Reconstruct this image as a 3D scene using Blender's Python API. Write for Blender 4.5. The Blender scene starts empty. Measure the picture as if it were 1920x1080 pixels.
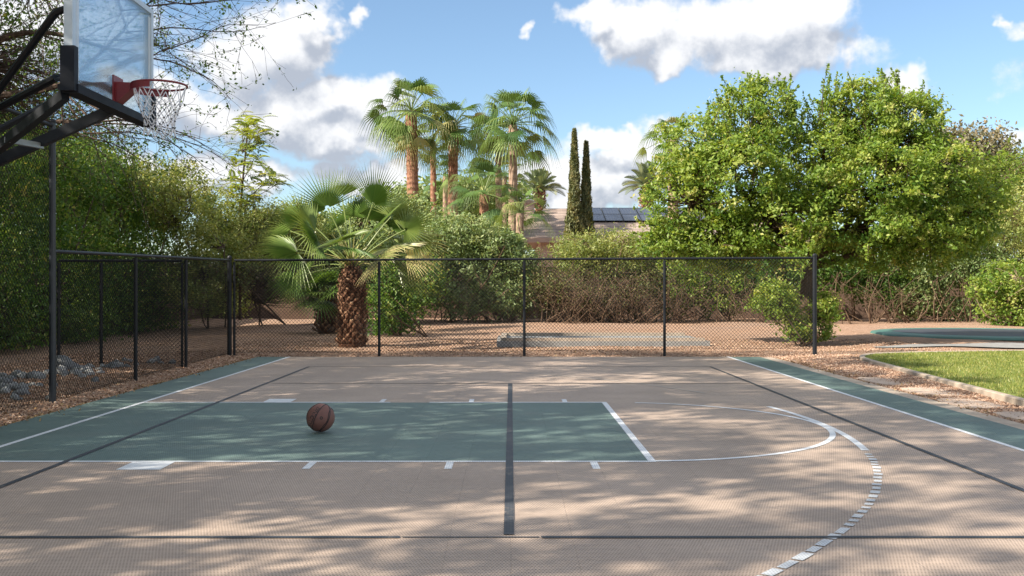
import bpy, math, random
import numpy as np
from mathutils import Vector, Matrix

R = math.radians
SC = bpy.context.scene
COL = SC.collection

# ------------------------------------------------------------------ camera, world, sun, exposure
CAMH, FPX = 1.235, 1885.0
cam_d = bpy.data.cameras.new('camera')
cam = bpy.data.objects.new('camera', cam_d); COL.objects.link(cam)
cam.location = (0, 0, CAMH); cam.rotation_euler = (R(90), 0, 0)
cam_d.sensor_width = 36; cam_d.lens = 36 * FPX / 1920
cam_d.shift_x = 2 / 1920
cam_d.clip_end = 2000; cam_d.clip_start = 0.05
SC.camera = cam

SUN_EL = R(34)
SUN_H = Vector((-0.90, -0.43)).normalized()            # horizontal direction towards the sun
to_sun = Vector((SUN_H.x * math.cos(SUN_EL), SUN_H.y * math.cos(SUN_EL), math.sin(SUN_EL)))
sun_d = bpy.data.lights.new('sun', 'SUN'); sun_d.energy = 5.0; sun_d.angle = R(0.53); sun_d.color = (1.0, 0.90, 0.76)
sun = bpy.data.objects.new('sun', sun_d); COL.objects.link(sun)
sun.rotation_euler = to_sun.to_track_quat('Z', 'Y').to_euler(); sun.location = (-20, -10, 20)

SC.view_settings.view_transform = 'Standard'; SC.view_settings.look = 'None'
SC.view_settings.exposure = 1.24; SC.view_settings.gamma = 1.0

class NT:
    """tiny helper for building node trees"""
    def __init__(s, tree): s.t = tree; s.n = tree.nodes; s.l = tree.links
    def node(s, typ, **kw):
        n = s.n.new(typ)
        for k, v in kw.items(): setattr(n, k, v)
        return n
    def put(s, sock, v):
        if hasattr(v, 'is_output'): s.l.new(v, sock)
        elif v is not None: sock.default_value = v
    def math(s, op, a, b=None, c=None, clamp=False):
        n = s.node('ShaderNodeMath', operation=op, use_clamp=clamp)
        s.put(n.inputs[0], a)
        if b is not None: s.put(n.inputs[1], b)
        if c is not None: s.put(n.inputs[2], c)
        return n.outputs[0]
    def vec(s, op, a, b=None, scale=None):
        n = s.node('ShaderNodeVectorMath', operation=op)
        s.put(n.inputs[0], a)
        if b is not None: s.put(n.inputs[1], b)
        if scale is not None: s.put(n.inputs['Scale'], scale)
        return n.outputs['Value'] if op in ('LENGTH', 'DOT_PRODUCT', 'DISTANCE') else n.outputs[0]
    def mix(s, f, a, b, typ='MIX'):
        n = s.node('ShaderNodeMix', data_type='RGBA', blend_type=typ)
        s.put(n.inputs['Factor'], f)
        s.put(n.inputs[6], a if hasattr(a, 'is_output') else c4(a)); s.put(n.inputs[7], b if hasattr(b, 'is_output') else c4(b))
        return n.outputs[2]
    def noise(s, vec, scale, detail=4, rough=0.55, dist=0.0):
        n = s.node('ShaderNodeTexNoise'); s.put(n.inputs['Vector'], vec)
        n.inputs['Scale'].default_value = scale; n.inputs['Detail'].default_value = detail
        n.inputs['Roughness'].default_value = rough; n.inputs['Distortion'].default_value = dist
        return n
    def ramp(s, f, stops, interp='LINEAR'):
        n = s.node('ShaderNodeValToRGB'); s.put(n.inputs[0], f); r = n.color_ramp; r.interpolation = interp
        while len(r.elements) < len(stops): r.elements.new(0.5)
        for e, (p, c) in zip(r.elements, stops): e.position = p; e.color = c4(c)
        return n.outputs[0]
    def maprange(s, v, a, b, c=0.0, d=1.0, typ='LINEAR'):
        n = s.node('ShaderNodeMapRange', interpolation_type=typ); s.put(n.inputs[0], v)
        for i, x in enumerate((a, b, c, d)): n.inputs[i + 1].default_value = x
        return n.outputs[0]
    def comb(s, x, y, z):
        n = s.node('ShaderNodeCombineXYZ'); s.put(n.inputs[0], x); s.put(n.inputs[1], y); s.put(n.inputs[2], z); return n.outputs[0]
    def sep(s, v):
        n = s.node('ShaderNodeSeparateXYZ'); s.put(n.inputs[0], v); return n.outputs

def c4(c):
    if isinstance(c, (int, float)): return (c, c, c, 1)
    return tuple(c) if len(c) == 4 else (*c, 1)

world = bpy.data.worlds.new("World"); SC.world = world; world.use_nodes = True
W = NT(world.node_tree)
for n in list(W.n): W.n.remove(n)
sky = W.node('ShaderNodeTexSky', sky_type='NISHITA'); sky.sun_disc = False
sky.sun_elevation = SUN_EL; sky.sun_rotation = math.atan2(SUN_H.x, SUN_H.y)
sky.altitude = 300; sky.air_density = 1.0; sky.dust_density = 0.4; sky.ozone_density = 3.0
tc = W.node('ShaderNodeTexCoord')
dx, dy, dz = W.sep(tc.outputs['Generated'])
az = W.math('ARCTAN2', dx, dy)
el = W.math('ARCSINE', dz)
P0 = W.comb(az, el, 0.0)
# cumulus clouds: (x, y, rx, ry) in the sky by bearing, given at the photo's scale and turned into azimuth / elevation
CL = [(1110,28,62,32),(1190,40,95,48),(1250,98,52,38),(1320,50,130,66),(1430,50,140,75),(1535,18,52,40),(1500,100,120,42),(1400,112,90,36),
      (1608,102,20,38),(1690,165,48,42),(1880,24,10,20),(1893,54,26,22),(990,62,14,14),(1912,255,26,30),
      (575,40,56,50),(520,100,110,80),(440,125,80,70),(600,90,40,36),(661,36,14,20),
      (600,185,110,42),(520,215,100,58),(690,205,75,52),(640,250,150,42),(420,235,95,48),(300,205,95,60),(110,70,150,90),
      (640,325,46,30),(735,318,70,30),(700,355,95,30),(1150,268,100,30),(1235,230,45,22),(1110,330,140,60),(1005,318,46,30),(1060,375,200,40),(1225,310,80,60),
      (1860,330,60,40),(300,330,260,34),(-150,100,160,120),(2100,120,140,60),(2250,300,200,60)]
def azel(px, py):
    x = (px - 958) / FPX; z = (540 - py) / FPX
    return math.atan2(x, 1), math.atan2(z, math.hypot(x, 1))
def cloud_density(P, seed):
    n1 = W.noise(P, 13.0, 9, 0.66).outputs['Fac']
    n2 = W.noise(W.vec('ADD', P, (3.1, 1.7, 0)), 16.0, 4, 0.62).outputs['Color']
    Pw = W.vec('ADD', P, W.vec('SCALE', W.vec('SUBTRACT', n2, (0.5, 0.5, 0.5)), scale=0.075))
    Pw = W.vec('MULTIPLY', Pw, (1, 1, 0))
    best = None
    for (x, y, rx, ry) in CL:
        a, e = azel(x, y); sx = FPX / rx * 0.92; sy = FPX / ry * 0.92
        small = rx < 30 or ry < 25
        if small: sx *= .55; sy *= .55
        q = W.vec('MULTIPLY', W.vec('SUBTRACT', Pw, (a, e, 0)), (sx, sy, 0))
        d = W.vec('LENGTH', q)
        if small: d = W.math('ADD', d, 0.55)
        best = d if best is None else W.node_smin(best, d)
    D = W.math('SUBTRACT', 1.08, best)
    return W.math('ADD', D, W.math('MULTIPLY', W.math('SUBTRACT', n1, 0.5), 1.5))
def _smin(a, b): return W.math('SMOOTH_MIN', a, b, 0.28)
W.node_smin = _smin
D1 = cloud_density(P0, 0)
D2 = cloud_density(W.vec('ADD', P0, (-0.011, 0.026, 0)), 0)
alpha = W.maprange(D1, -0.05, 0.50, 0, 1, 'SMOOTHSTEP')
front = W.math('GREATER_THAN', dy, -5.0)
fill_cloud = W.noise(W.vec('MULTIPLY', tc.outputs['Generated'], (1, 1, 1.6)), 2.3, 6, 0.6).outputs['Fac']  # bright cloud cover added beyond the view to lift the ambient light
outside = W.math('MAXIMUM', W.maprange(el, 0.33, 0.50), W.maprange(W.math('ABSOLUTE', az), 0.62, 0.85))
fill_alpha = W.math('MULTIPLY', W.maprange(fill_cloud, 0.47, 0.56, 0, 1, 'SMOOTHSTEP'), outside)
alpha = W.math('MAXIMUM', alpha, fill_alpha)
alpha = W.math('MULTIPLY', alpha, W.maprange(el, -0.01, 0.02))
lit = W.math('SUBTRACT', D1, D2)
puff = W.noise(W.vec('ADD', P0, (9.2, 4.4, 0)), 9.0, 6, 0.6).outputs['Fac']
lit = W.math('ADD', lit, W.math('MULTIPLY', W.math('SUBTRACT', puff, 0.5), 0.9))
lit = W.maprange(W.math('SUBTRACT', lit, W.math('MULTIPLY', W.maprange(D1, 0.25, 1.15), 0.42)), -0.55, 0.26, 0, 1, 'SMOOTHSTEP')
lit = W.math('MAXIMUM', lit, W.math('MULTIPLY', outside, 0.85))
ccol = W.mix(lit, (2.2, 2.4, 2.8), (4.7, 4.7, 4.75))
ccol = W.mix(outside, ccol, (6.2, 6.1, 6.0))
skyc = W.mix(W.maprange(el, 0.0, 0.5), (0.78, 0.80, 0.80), (0.92, 0.90, 0.84))
skyb = W.mix(1.0, sky.outputs[0], skyc, 'MULTIPLY')
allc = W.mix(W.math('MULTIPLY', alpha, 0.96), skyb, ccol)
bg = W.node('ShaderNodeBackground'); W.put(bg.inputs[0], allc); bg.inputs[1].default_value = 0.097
W.put(W.node('ShaderNodeOutputWorld').inputs[0], bg.outputs[0])

# ------------------------------------------------------------------ helpers
def at(px, py, Y):
    return np.array([(px - 958) * Y / FPX, Y, CAMH + (540 - py) * Y / FPX])
def G(px, py):
    Y = CAMH * FPX / (py - 540); return np.array([(px - 958) * Y / FPX, Y, 0.0])
def nrm(v):
    v = np.asarray(v, float); return v / (np.linalg.norm(v, axis=-1, keepdims=True) + 1e-9)

def smooth01(x): x = np.clip(x, 0, 1); return x * x * (3 - 2 * x)
def ground_z(x, y):
    x = np.asarray(x, float); y = np.asarray(y, float)
    n = (np.sin(x * 0.9 + 1.3 * np.sin(y * 0.47)) * 0.5 + np.sin(y * 1.1 + 0.8 * np.sin(x * 0.7 + 2)) * 0.5) * 0.028 \
        + np.sin(x * 2.7 + y * 1.9) * 0.010 + np.sin(y * 3.7 - x * 2.2 + 1) * 0.008
    d = np.maximum(np.maximum(-4.62 - x, x - 4.72), y - 18.1)        # distance outside the court
    lawn = smooth01((x - 5.3) / 0.5) * smooth01((19.6 - y) / 0.6)
    far = smooth01((y - 22) / 14) * 0.10
    z = -0.035 + smooth01(d / 1.2) * (0.035 + n) + far * smooth01(d)
    return z * (1 - lawn) + lawn * 0.0

class MB:
    def __init__(s): s.V = []; s.F = []; s.A = []; s.n = 0
    def add(s, V, F, a=None):
        V = np.asarray(V, float).reshape(-1, 3); F = np.asarray(F, np.int64)
        s.V.append(V); s.F.append(F + s.n); s.n += len(V)
        if a is None: a = 0.5
        s.A.append(np.broadcast_to(np.asarray(a, float), (len(V),)))
    def box(s, c, size, rot=None, a=None):
        x, y, z = np.array(size) / 2.0
        V = np.array([[-x,-y,-z],[x,-y,-z],[x,y,-z],[-x,y,-z],[-x,-y,z],[x,-y,z],[x,y,z],[-x,y,z]])
        if rot is not None: V = V @ np.array(rot).T
        s.add(V + np.array(c), [[0,3,2,1],[4,5,6,7],[0,1,5,4],[1,2,6,5],[2,3,7,6],[3,0,4,7]], a)
    def bar(s, p, q, w, h, up=(0, 0, 1), a=None):
        p = np.array(p, float); q = np.array(q, float); d = nrm(q - p); u = np.array(up, float)
        u = nrm(u - d * (u @ d)); v = np.cross(d, u); L = np.linalg.norm(q - p)
        s.box((p + q) / 2, (L, w, h), np.stack([d, v, u], 1), a)
    def tube(s, pts, r, n=8, cap=True, a=None, closed=False):
        pts = np.asarray(pts, float); m = len(pts); r = np.broadcast_to(np.asarray(r, float), (m,))
        if closed: t = nrm(np.roll(pts, -1, 0) - np.roll(pts, 1, 0))
        else: t = nrm(np.gradient(pts, axis=0))
        u = np.cross(t[0], (0, 0, 1)); 
        if np.linalg.norm(u) < 1e-3: u = np.array([1.0, 0, 0])
        u = nrm(u); ring = []
        ang = np.arange(n) * 2 * math.pi / n
        for i in range(m):
            u = nrm(u - t[i] * (u @ t[i])); v = np.cross(t[i], u)
            ring.append(pts[i] + r[i] * (np.cos(ang)[:, None] * u + np.sin(ang)[:, None] * v))
        V = np.concatenate(ring); F = []
        k = np.arange(n); k2 = (k + 1) % n
        for i in range(m if closed else m - 1):
            i2 = (i + 1) % m
            F.append(np.stack([i * n + k, i * n + k2, i2 * n + k2, i2 * n + k], 1))
        aa = a
        s.add(V, np.concatenate(F), aa)
        if cap and not closed:
            base = s.n - len(V)
            for i in (0, m - 1):
                c = s.n; s.add([pts[i]], np.zeros((0, 3), int), aa if aa is None or np.isscalar(aa) else 0.5)
                f = np.stack([base + i * n + k, base + i * n + k2, np.full(n, c)], 1)
                if i == 0: f = f[:, ::-1]
                s.F.append(f)
    def segs(s, A, B, ra, rb, n=3, a=None):
        """many straight tapered sticks at once"""
        A = np.asarray(A, float); B = np.asarray(B, float); N = len(A)
        if N == 0: return
        d = nrm(B - A); ref = np.where(np.abs(d[:, 2:3]) > 0.9, np.array([[1.0, 0, 0]]), np.array([[0, 0, 1.0]]))
        u = nrm(np.cross(d, ref)); v = np.cross(d, u)
        ang = np.arange(n) * 2 * math.pi / n
        off = np.cos(ang)[None, :, None] * u[:, None] + np.sin(ang)[None, :, None] * v[:, None]
        ra = np.broadcast_to(ra, (N,))[:, None, None]; rb = np.broadcast_to(rb, (N,))[:, None, None]
        V = np.concatenate([A[:, None] + off * ra, B[:, None] + off * rb], 1).reshape(-1, 3)
        k = np.arange(n); k2 = (k + 1) % n
        f = np.stack([k, k2, n + k2, n + k], 1)
        F = (f[None] + (np.arange(N) * 2 * n)[:, None, None]).reshape(-1, 4)
        s.add(V, F, None if a is None else np.repeat(np.broadcast_to(a, (N,)), 2 * n))
    def leaves(s, P, rng, size, aspect=0.5, up=0.0, out=None, a=None, axis=None):
        N = len(P)
        if N == 0: return
        ax = rng.normal(size=(N, 3)) if axis is None else np.asarray(axis) + rng.normal(size=(N, 3)) * 0.35
        nn = rng.normal(size=(N, 3))
        nn[:, 2] += up
        if out is not None: nn += out
        nn = nrm(nn); ax = nrm(ax - nn * (ax * nn).sum(1, keepdims=True)); b = np.cross(nn, ax)
        L = np.broadcast_to(size, (N,)) * rng.uniform(0.45, 1.5, N); L = L[:, None]
        V = np.stack([P - ax * L * .5, P + b * L * .5 * aspect + nn * L * .06, P + ax * L * .5, P - b * L * .5 * aspect + nn * L * .06], 1).reshape(-1, 3)
        F = np.arange(N * 4).reshape(N, 4)
        s.add(V, F, None if a is None else np.repeat(a, 4))
    def build(s, name, mat, parent=None, smooth=False, loc=None):
        V = np.concatenate(s.V)
        org = np.zeros(3)
        if parent is not None:
            par = parent; 
            while par is not None: org = org + np.array(par.location); par = par.parent
        elif loc is not None: org = np.array(loc, float)
        V = V - org
        me = bpy.data.meshes.new(name)
        me.vertices.add(len(V)); me.vertices.foreach_set('co', V.astype(np.float32).ravel())
        Fs = [f for f in s.F if len(f)]
        loops = np.concatenate([f.ravel() for f in Fs]); tot = np.concatenate([np.full(len(f), f.shape[1]) for f in Fs])
        st = np.concatenate([[0], np.cumsum(tot)[:-1]])
        me.loops.add(len(loops)); me.loops.foreach_set('vertex_index', loops.astype(np.int32))
        me.polygons.add(len(tot)); me.polygons.foreach_set('loop_start', st.astype(np.int32))
        try: me.polygons.foreach_set('loop_total', tot.astype(np.int32))
        except Exception: pass
        me.update(calc_edges=True)
        at_ = me.attributes.new('v', 'FLOAT', 'POINT'); at_.data.foreach_set('value', np.concatenate(s.A).astype(np.float32))
        me.polygons.foreach_set('use_smooth', np.full(len(tot), bool(smooth)))
        if mat: me.materials.append(mat)
        o = bpy.data.objects.new(name, me); COL.objects.link(o)
        if parent is not None: o.parent = parent
        elif loc is not None: o.location = loc
        return o

def tag(o, label=None, cat=None, group=None, kind=None):
    if label: o['label'] = label
    if cat: o['category'] = cat
    if group: o['group'] = group
    if kind: o['kind'] = kind
    return o
def thing(name, loc, label, cat, group=None):
    o = bpy.data.objects.new(name, None); COL.objects.link(o); o.location = tuple(float(v) for v in loc)
    o.empty_display_size = 0.3
    return tag(o, label, cat, group)
def copy_tree(o, parent=None):
    c = o.copy(); COL.objects.link(c)
    if parent is not None: c.parent = parent
    for ch in list(o.children): copy_tree(ch, c)
    return c

# ------------------------------------------------------------------ materials
def new_mat(name):
    m = bpy.data.materials.new(name); m.use_nodes = True
    t = NT(m.node_tree); b = t.n['Principled BSDF']
    return m, t, b
def coords(t, which='Object'):
    return t.node('ShaderNodeTexCoord').outputs[which]
def geopos(t): return t.node('ShaderNodeNewGeometry').outputs['Position']
def bump(t, b, h, dist=0.01, strength=1.0):
    n = t.node('ShaderNodeBump'); n.inputs['Strength'].default_value = strength; n.inputs['Distance'].default_value = dist
    t.put(n.inputs['Height'], h); t.put(b.inputs['Normal'], n.outputs[0])
def simple(name, col, rough=0.5, metal=0.0, spec=0.5, vary=0.12, scale=8.0, bmp=0.0):
    m, t, b = new_mat(name)
    nz = t.noise(geopos(t), scale, 5, 0.6).outputs['Fac']
    c = t.mix(t.maprange(nz, 0.3, 0.7), tuple(x * (1 - vary) for x in col), tuple(min(1, x * (1 + vary)) for x in col))
    t.put(b.inputs['Base Color'], c); b.inputs['Roughness'].default_value = rough; b.inputs['Metallic'].default_value = metal
    b.inputs['Specular IOR Level'].default_value = spec
    t.put(b.inputs['Roughness'], t.maprange(nz, 0.2, 0.8, rough * 0.85, min(1, rough * 1.15)))
    if bmp: bump(t, b, t.noise(geopos(t), scale * 6, 4).outputs['Fac'], bmp)
    return m
def leaf_mat(name, stops, trans=0.35, rough=0.45, tcol=1.5, spec=0.35):
    m, t, b = new_mat(name)
    v = t.node('ShaderNodeAttribute', attribute_name='v').outputs['Fac']
    c = t.ramp(v, stops)
    nz = t.noise(geopos(t), 1.3, 3).outputs['Fac']
    c = t.mix(t.maprange(nz, 0.3, 0.7, 0, 0.35), c, t.mix(1.0, c, (1.35, 1.2, 0.8), 'MULTIPLY'))
    t.put(b.inputs['Base Color'], c); b.inputs['Roughness'].default_value = rough
    b.inputs['Specular IOR Level'].default_value = spec
    tr = t.node('ShaderNodeBsdfTranslucent'); t.put(tr.inputs[0], t.mix(1.0, c, (tcol * 1.1, tcol, tcol * 0.45), 'MULTIPLY'))
    mx = t.node('ShaderNodeMixShader'); mx.inputs[0].default_value = trans
    t.put(mx.inputs[1], b.outputs[0]); t.put(mx.inputs[2], tr.outputs[0])
    t.put(t.n['Material Output'].inputs[0], mx.outputs[0])
    return m

M = {}
# crown greens (albedo)
M['leaf_bright'] = leaf_mat('leaf_bright', [(0.0, (.050,.115,.018)), (0.42, (.140,.228,.036)), (0.75, (.265,.345,.072)), (1.0, (.42,.43,.17))], 0.42)
M['leaf_hedge'] = leaf_mat('leaf_hedge', [(0.0, (.034,.080,.018)), (0.5, (.082,.168,.034)), (0.85, (.18,.25,.05)), (1.0, (.34,.32,.11))], 0.42)
M['leaf_olive'] = leaf_mat('leaf_olive', [(0.0, (.075,.125,.045)), (0.5, (.155,.225,.085)), (1.0, (.32,.37,.18))], 0.28)
M['leaf_yellow'] = leaf_mat('leaf_yellow', [(0.0, (.10,.15,.035)), (0.5, (.20,.25,.07)), (1.0, (.38,.38,.15))], 0.32)
M['leaf_dry'] = leaf_mat('leaf_dry', [(0.0, (.07,.05,.03)), (0.28, (.14,.10,.055)), (0.5, (.10,.15,.045)), (1.0, (.27,.24,.11))], 0.25)
M['leaf_cypress'] = leaf_mat('leaf_cypress', [(0.0, (.055,.075,.032)), (0.6, (.15,.165,.075)), (1.0, (.28,.25,.13))], 0.2)
M['leaf_grey'] = leaf_mat('leaf_grey', [(0.0, (.08,.09,.05)), (0.6, (.17,.16,.10)), (1.0, (.28,.22,.15))], 0.2)
M['leaf_feather'] = leaf_mat('leaf_feather', [(0.0, (.12,.19,.06)), (0.5, (.22,.30,.08)), (1.0, (.38,.40,.11))], 0.45)
M['palm_green'] = leaf_mat('palm_green', [(0.0, (.030,.078,.016)), (0.45, (.090,.165,.034)), (0.8, (.23,.29,.095)), (1.0, (.50,.45,.25))], 0.26, 0.38, 1.4, 0.5)
M['palm_far'] = leaf_mat('palm_far', [(0.0, (.035,.080,.022)), (0.5, (.085,.155,.038)), (0.85, (.19,.25,.075)), (1.0, (.34,.32,.15))], 0.20)
M['palm_date'] = leaf_mat('palm_date', [(0.0, (.08,.12,.08)), (0.6, (.15,.19,.12)), (1.0, (.24,.26,.15))], 0.2)

def bark(name, c1, c2, sc=(6, 6, 1.2), d=0.02):
    m, t, b = new_mat(name)
    p = t.vec('MULTIPLY', geopos(t), sc)
    nz = t.noise(p, 3.0, 6, 0.7).outputs['Fac']
    t.put(b.inputs['Base Color'], t.ramp(nz, [(0.3, c1), (0.7, c2)])); b.inputs['Roughness'].default_value = 0.9
    b.inputs['Specular IOR Level'].default_value = 0.15
    bump(t, b, nz, d)
    return m
M['bark'] = bark('bark', (.035,.022,.015), (.11,.075,.05))
M['bark_pale'] = bark('bark_pale', (.16,.115,.08), (.34,.26,.19))
M['twig'] = bark('twig', (.045,.032,.026), (.14,.10,.08))
M['twig_dry'] = bark('twig_dry', (.055,.036,.024), (.20,.135,.09))
def palm_trunk_mat(name, c1, c2, ring=26.0):
    m, t, b = new_mat(name)
    P = geopos(t); x, y, z = t.sep(P)
    nz = t.noise(t.vec('MULTIPLY', P, (4, 4, 2)), 2.5, 5, 0.7).outputs['Fac']
    s = t.math('SINE', t.math('ADD', t.math('MULTIPLY', z, ring), t.math('MULTIPLY', nz, 5.0)))
    f = t.math('ADD', t.math('MULTIPLY', s, 0.09), nz)
    t.put(b.inputs['Base Color'], t.ramp(f, [(0.2, c1), (0.75, c2)])); b.inputs['Roughness'].default_value = 0.9
    b.inputs['Specular IOR Level'].default_value = 0.1
    bump(t, b, f, 0.05)
    return m
M['trunk_red'] = palm_trunk_mat('trunk_red', (.13,.060,.038), (.37,.205,.135), 22)
M['trunk_grey'] = palm_trunk_mat('trunk_grey', (.15,.10,.075), (.42,.30,.22), 18)
def boot_mat(name, stops):
    m, t, b = new_mat(name)
    v = t.node('ShaderNodeAttribute', attribute_name='v').outputs['Fac']
    nz = t.noise(t.vec('MULTIPLY', geopos(t), (30, 30, 8)), 2.0, 4, 0.7).outputs['Fac']
    c = t.ramp(t.math('ADD', t.math('MULTIPLY', v, 0.7), t.math('MULTIPLY', nz, 0.35)), stops)
    t.put(b.inputs['Base Color'], c); b.inputs['Roughness'].default_value = 0.95; b.inputs['Specular IOR Level'].default_value = 0.1
    bump(t, b, nz, 0.01)
    return m
M['boots'] = boot_mat('boots', [(0.1, (.045,.022,.014)), (0.45, (.125,.062,.038)), (0.75, (.235,.135,.082)), (1.0, (.42,.31,.21))])
M['petiole'] = simple('petiole', (.30, .28, .10), 0.5, vary=0.3)

def gravel_mat():
    m, t, b = new_mat('gravel')
    P = geopos(t)
    vo = t.node('ShaderNodeTexVoronoi'); t.put(vo.inputs['Vector'], P); vo.inputs['Scale'].default_value = 38
    vo2 = t.node('ShaderNodeTexVoronoi'); t.put(vo2.inputs['Vector'], P); vo2.inputs['Scale'].default_value = 85
    x, y, z = t.sep(vo.outputs['Color']); x2, y2, z2 = t.sep(vo2.outputs['Color'])
    f = t.math('ADD', t.math('MULTIPLY', x, 0.6), t.math('MULTIPLY', x2, 0.4))
    c = t.ramp(f, [(0.05, (.16,.10,.070)), (0.35, (.29,.185,.13)), (0.65, (.40,.27,.195)), (0.95, (.58,.47,.38))])
    big = t.noise(P, 0.45, 5, 0.6).outputs['Fac']
    c = t.mix(t.maprange(big, 0.35, 0.68, 0, 0.75), c, (.40, .25, .165))          # raked bare soil patches
    lit = t.noise(P, 2.6, 4, 0.7).outputs['Fac']
    c = t.mix(t.maprange(lit, 0.58, 0.72, 0, 0.6), c, (.13, .085, .055))          # leaf litter
    t.put(b.inputs['Base Color'], c); b.inputs['Roughness'].default_value = 0.95; b.inputs['Specular IOR Level'].default_value = 0.1
    h = t.math('ADD', t.math('MULTIPLY', vo.outputs['Distance'], -1.0), t.math('MULTIPLY', vo2.outputs['Distance'], -0.5))
    bump(t, b, h, 0.02)
    return m
M['gravel'] = gravel_mat()
def stone_mat(name, c1, c2, c3):
    m, t, b = new_mat(name)
    v = t.node('ShaderNodeAttribute', attribute_name='v').outputs['Fac']
    nz = t.noise(geopos(t), 14, 4).outputs['Fac']
    t.put(b.inputs['Base Color'], t.ramp(t.math('ADD', t.math('MULTIPLY', v, 0.7), t.math('MULTIPLY', nz, 0.3)), [(0.1, c1), (0.5, c2), (0.95, c3)]))
    b.inputs['Roughness'].default_value = 0.9; b.inputs['Specular IOR Level'].default_value = 0.2
    bump(t, b, nz, 0.01)
    return m
M['chips'] = stone_mat('chips', (.12,.065,.045), (.34,.21,.14), (.60,.46,.36))
M['rock'] = stone_mat('rock', (.11,.12,.13), (.23,.235,.24), (.40,.40,.39))
M['litter'] = stone_mat('litter', (.10,.06,.03), (.24,.15,.07), (.42,.32,.16))

def tile_mat(name, col, dot=0.60, worn=0.10):
    """open-grid sport tile: staggered small holes, faint square seams every 0.305 m"""
    m, t, b = new_mat(name)
    P = geopos(t); x, y, z = t.sep(P)
    pit = 0.0155
    u = t.math('DIVIDE', x, pit); v = t.math('DIVIDE', y, pit * 1.55)
    row = t.math('FLOOR', v); sh = t.math('MULTIPLY', t.math('MODULO', t.math('ABSOLUTE', row), 2.0), 0.5)
    fu = t.math('SUBTRACT', t.math('FRACT', t.math('ADD', u, sh)), 0.5)
    fv = t.math('MULTIPLY', t.math('SUBTRACT', t.math('FRACT', v), 0.5), 1.2)
    r = t.math('SQRT', t.math('ADD', t.math('MULTIPLY', fu, fu), t.math('MULTIPLY', fv, fv)))
    hole = t.maprange(r, 0.20, 0.34, 1, 0)
    seam = None
    for q in (x, y):
        s = t.math('ABSOLUTE', t.math('SUBTRACT', t.math('FRACT', t.math('DIVIDE', q, 0.3048)), 0.5))
        s = t.maprange(s, 0.488, 0.497, 0, 1)
        seam = s if seam is None else t.math('MAXIMUM', seam, s)
    big = t.noise(P, 0.9, 5, 0.6).outputs['Fac']; fine = t.noise(P, 22, 4, 0.6).outputs['Fac']
    # every tile has its own slight tone
    cell = t.node('ShaderNodeTexWhiteNoise', noise_dimensions='2D')
    t.put(cell.inputs['Vector'], t.comb(t.math('FLOOR', t.math('DIVIDE', x, 0.3048)), t.math('FLOOR', t.math('DIVIDE', y, 0.3048)), 0.0))
    tone = t.math('ADD', t.math('MULTIPLY', t.math('SUBTRACT', cell.outputs[0], 0.5), 0.05), t.math('ADD', 1.0, t.math('MULTIPLY', t.math('SUBTRACT', big, 0.5), 0.75)))
    tone = t.math('ADD', tone, t.math('MULTIPLY', t.math('SUBTRACT', fine, 0.5), 0.4))
    c = t.vec('SCALE', col, scale=tone)
    dust = t.maprange(t.noise(P, 2.2, 6, 0.65).outputs['Fac'], 0.5, 0.75, 0, worn)
    c = t.mix(dust, c, (.40, .34, .28))
    dark = t.math('SUBTRACT', 1.0, t.math('ADD', t.math('MULTIPLY', hole, dot), t.math('MULTIPLY', seam, 0.10), clamp=True))
    c = t.vec('SCALE', c, scale=dark)
    t.put(b.inputs['Base Color'], c); b.inputs['Roughness'].default_value = 0.62; b.inputs['Specular IOR Level'].default_value = 0.35
    bump(t, b, t.math('SUBTRACT', 1.0, t.math('MAXIMUM', hole, seam)), 0.002, 0.6)
    return m
M['tile_tan'] = tile_mat('tile_tan', (.385, .303, .245))
M['tile_green'] = tile_mat('tile_green', (.112, .166, .152), 0.45, 0.12)
def line_mat(name, col, wear):
    m, t, b = new_mat(name)
    P = geopos(t)
    n1 = t.noise(P, 26, 5, 0.7).outputs['Fac']; n2 = t.noise(P, 1.4, 3, 0.5).outputs['Fac']
    x, y, z = t.sep(P)
    pit = 0.0155
    fu = t.math('SUBTRACT', t.math('FRACT', t.math('DIVIDE', x, pit)), 0.5); fv = t.math('SUBTRACT', t.math('FRACT', t.math('DIVIDE', y, pit * 1.55)), 0.5)
    r = t.math('SQRT', t.math('ADD', t.math('MULTIPLY', fu, fu), t.math('MULTIPLY', fv, fv)))
    hole = t.maprange(r, 0.18, 0.34, 0.35, 0)
    w = t.maprange(t.math('ADD', n1, t.math('MULTIPLY', n2, 0.6)), 0.86, 1.12, 0, wear)
    c = t.mix(w, col, (.32, .26, .21)); c = t.vec('SCALE', c, scale=t.math('SUBTRACT', 1.0, hole))
    t.put(b.inputs['Base Color'], c); b.inputs['Roughness'].default_value = 0.6; b.inputs['Specular IOR Level'].default_value = 0.3
    return m
M['line_white'] = line_mat('line_white', (.66,.69,.72), 0.6)
M['line_worn'] = line_mat('line_worn', (.52,.55,.58), 1.0)
M['line_faint'] = line_mat('line_faint', (.44,.40,.36), 0.8)
M['line_black'] = line_mat('line_black', (.050,.056,.066), 0.45)
M['line_dim'] = line_mat('line_dim', (.20,.175,.155), 0.7)
M['concrete'] = simple('concrete', (.37,.31,.25), 0.9, vary=0.15, scale=5, bmp=0.004, spec=0.2)
M['concrete_grey'] = simple('concrete_grey', (.25,.25,.245), 0.9, vary=0.14, scale=4, bmp=0.004, spec=0.2)
M['flagstone'] = simple('flagstone', (.46,.36,.285), 0.85, vary=0.16, scale=6, bmp=0.006, spec=0.2)
M['block_wall'] = simple('block_wall', (.12,.080,.060), 0.95, vary=0.2, scale=3, bmp=0.01, spec=0.1)
M['black_paint'] = simple('black_paint', (.009,.011,.015), 0.45, vary=0.15, scale=10, spec=0.28)
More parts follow.
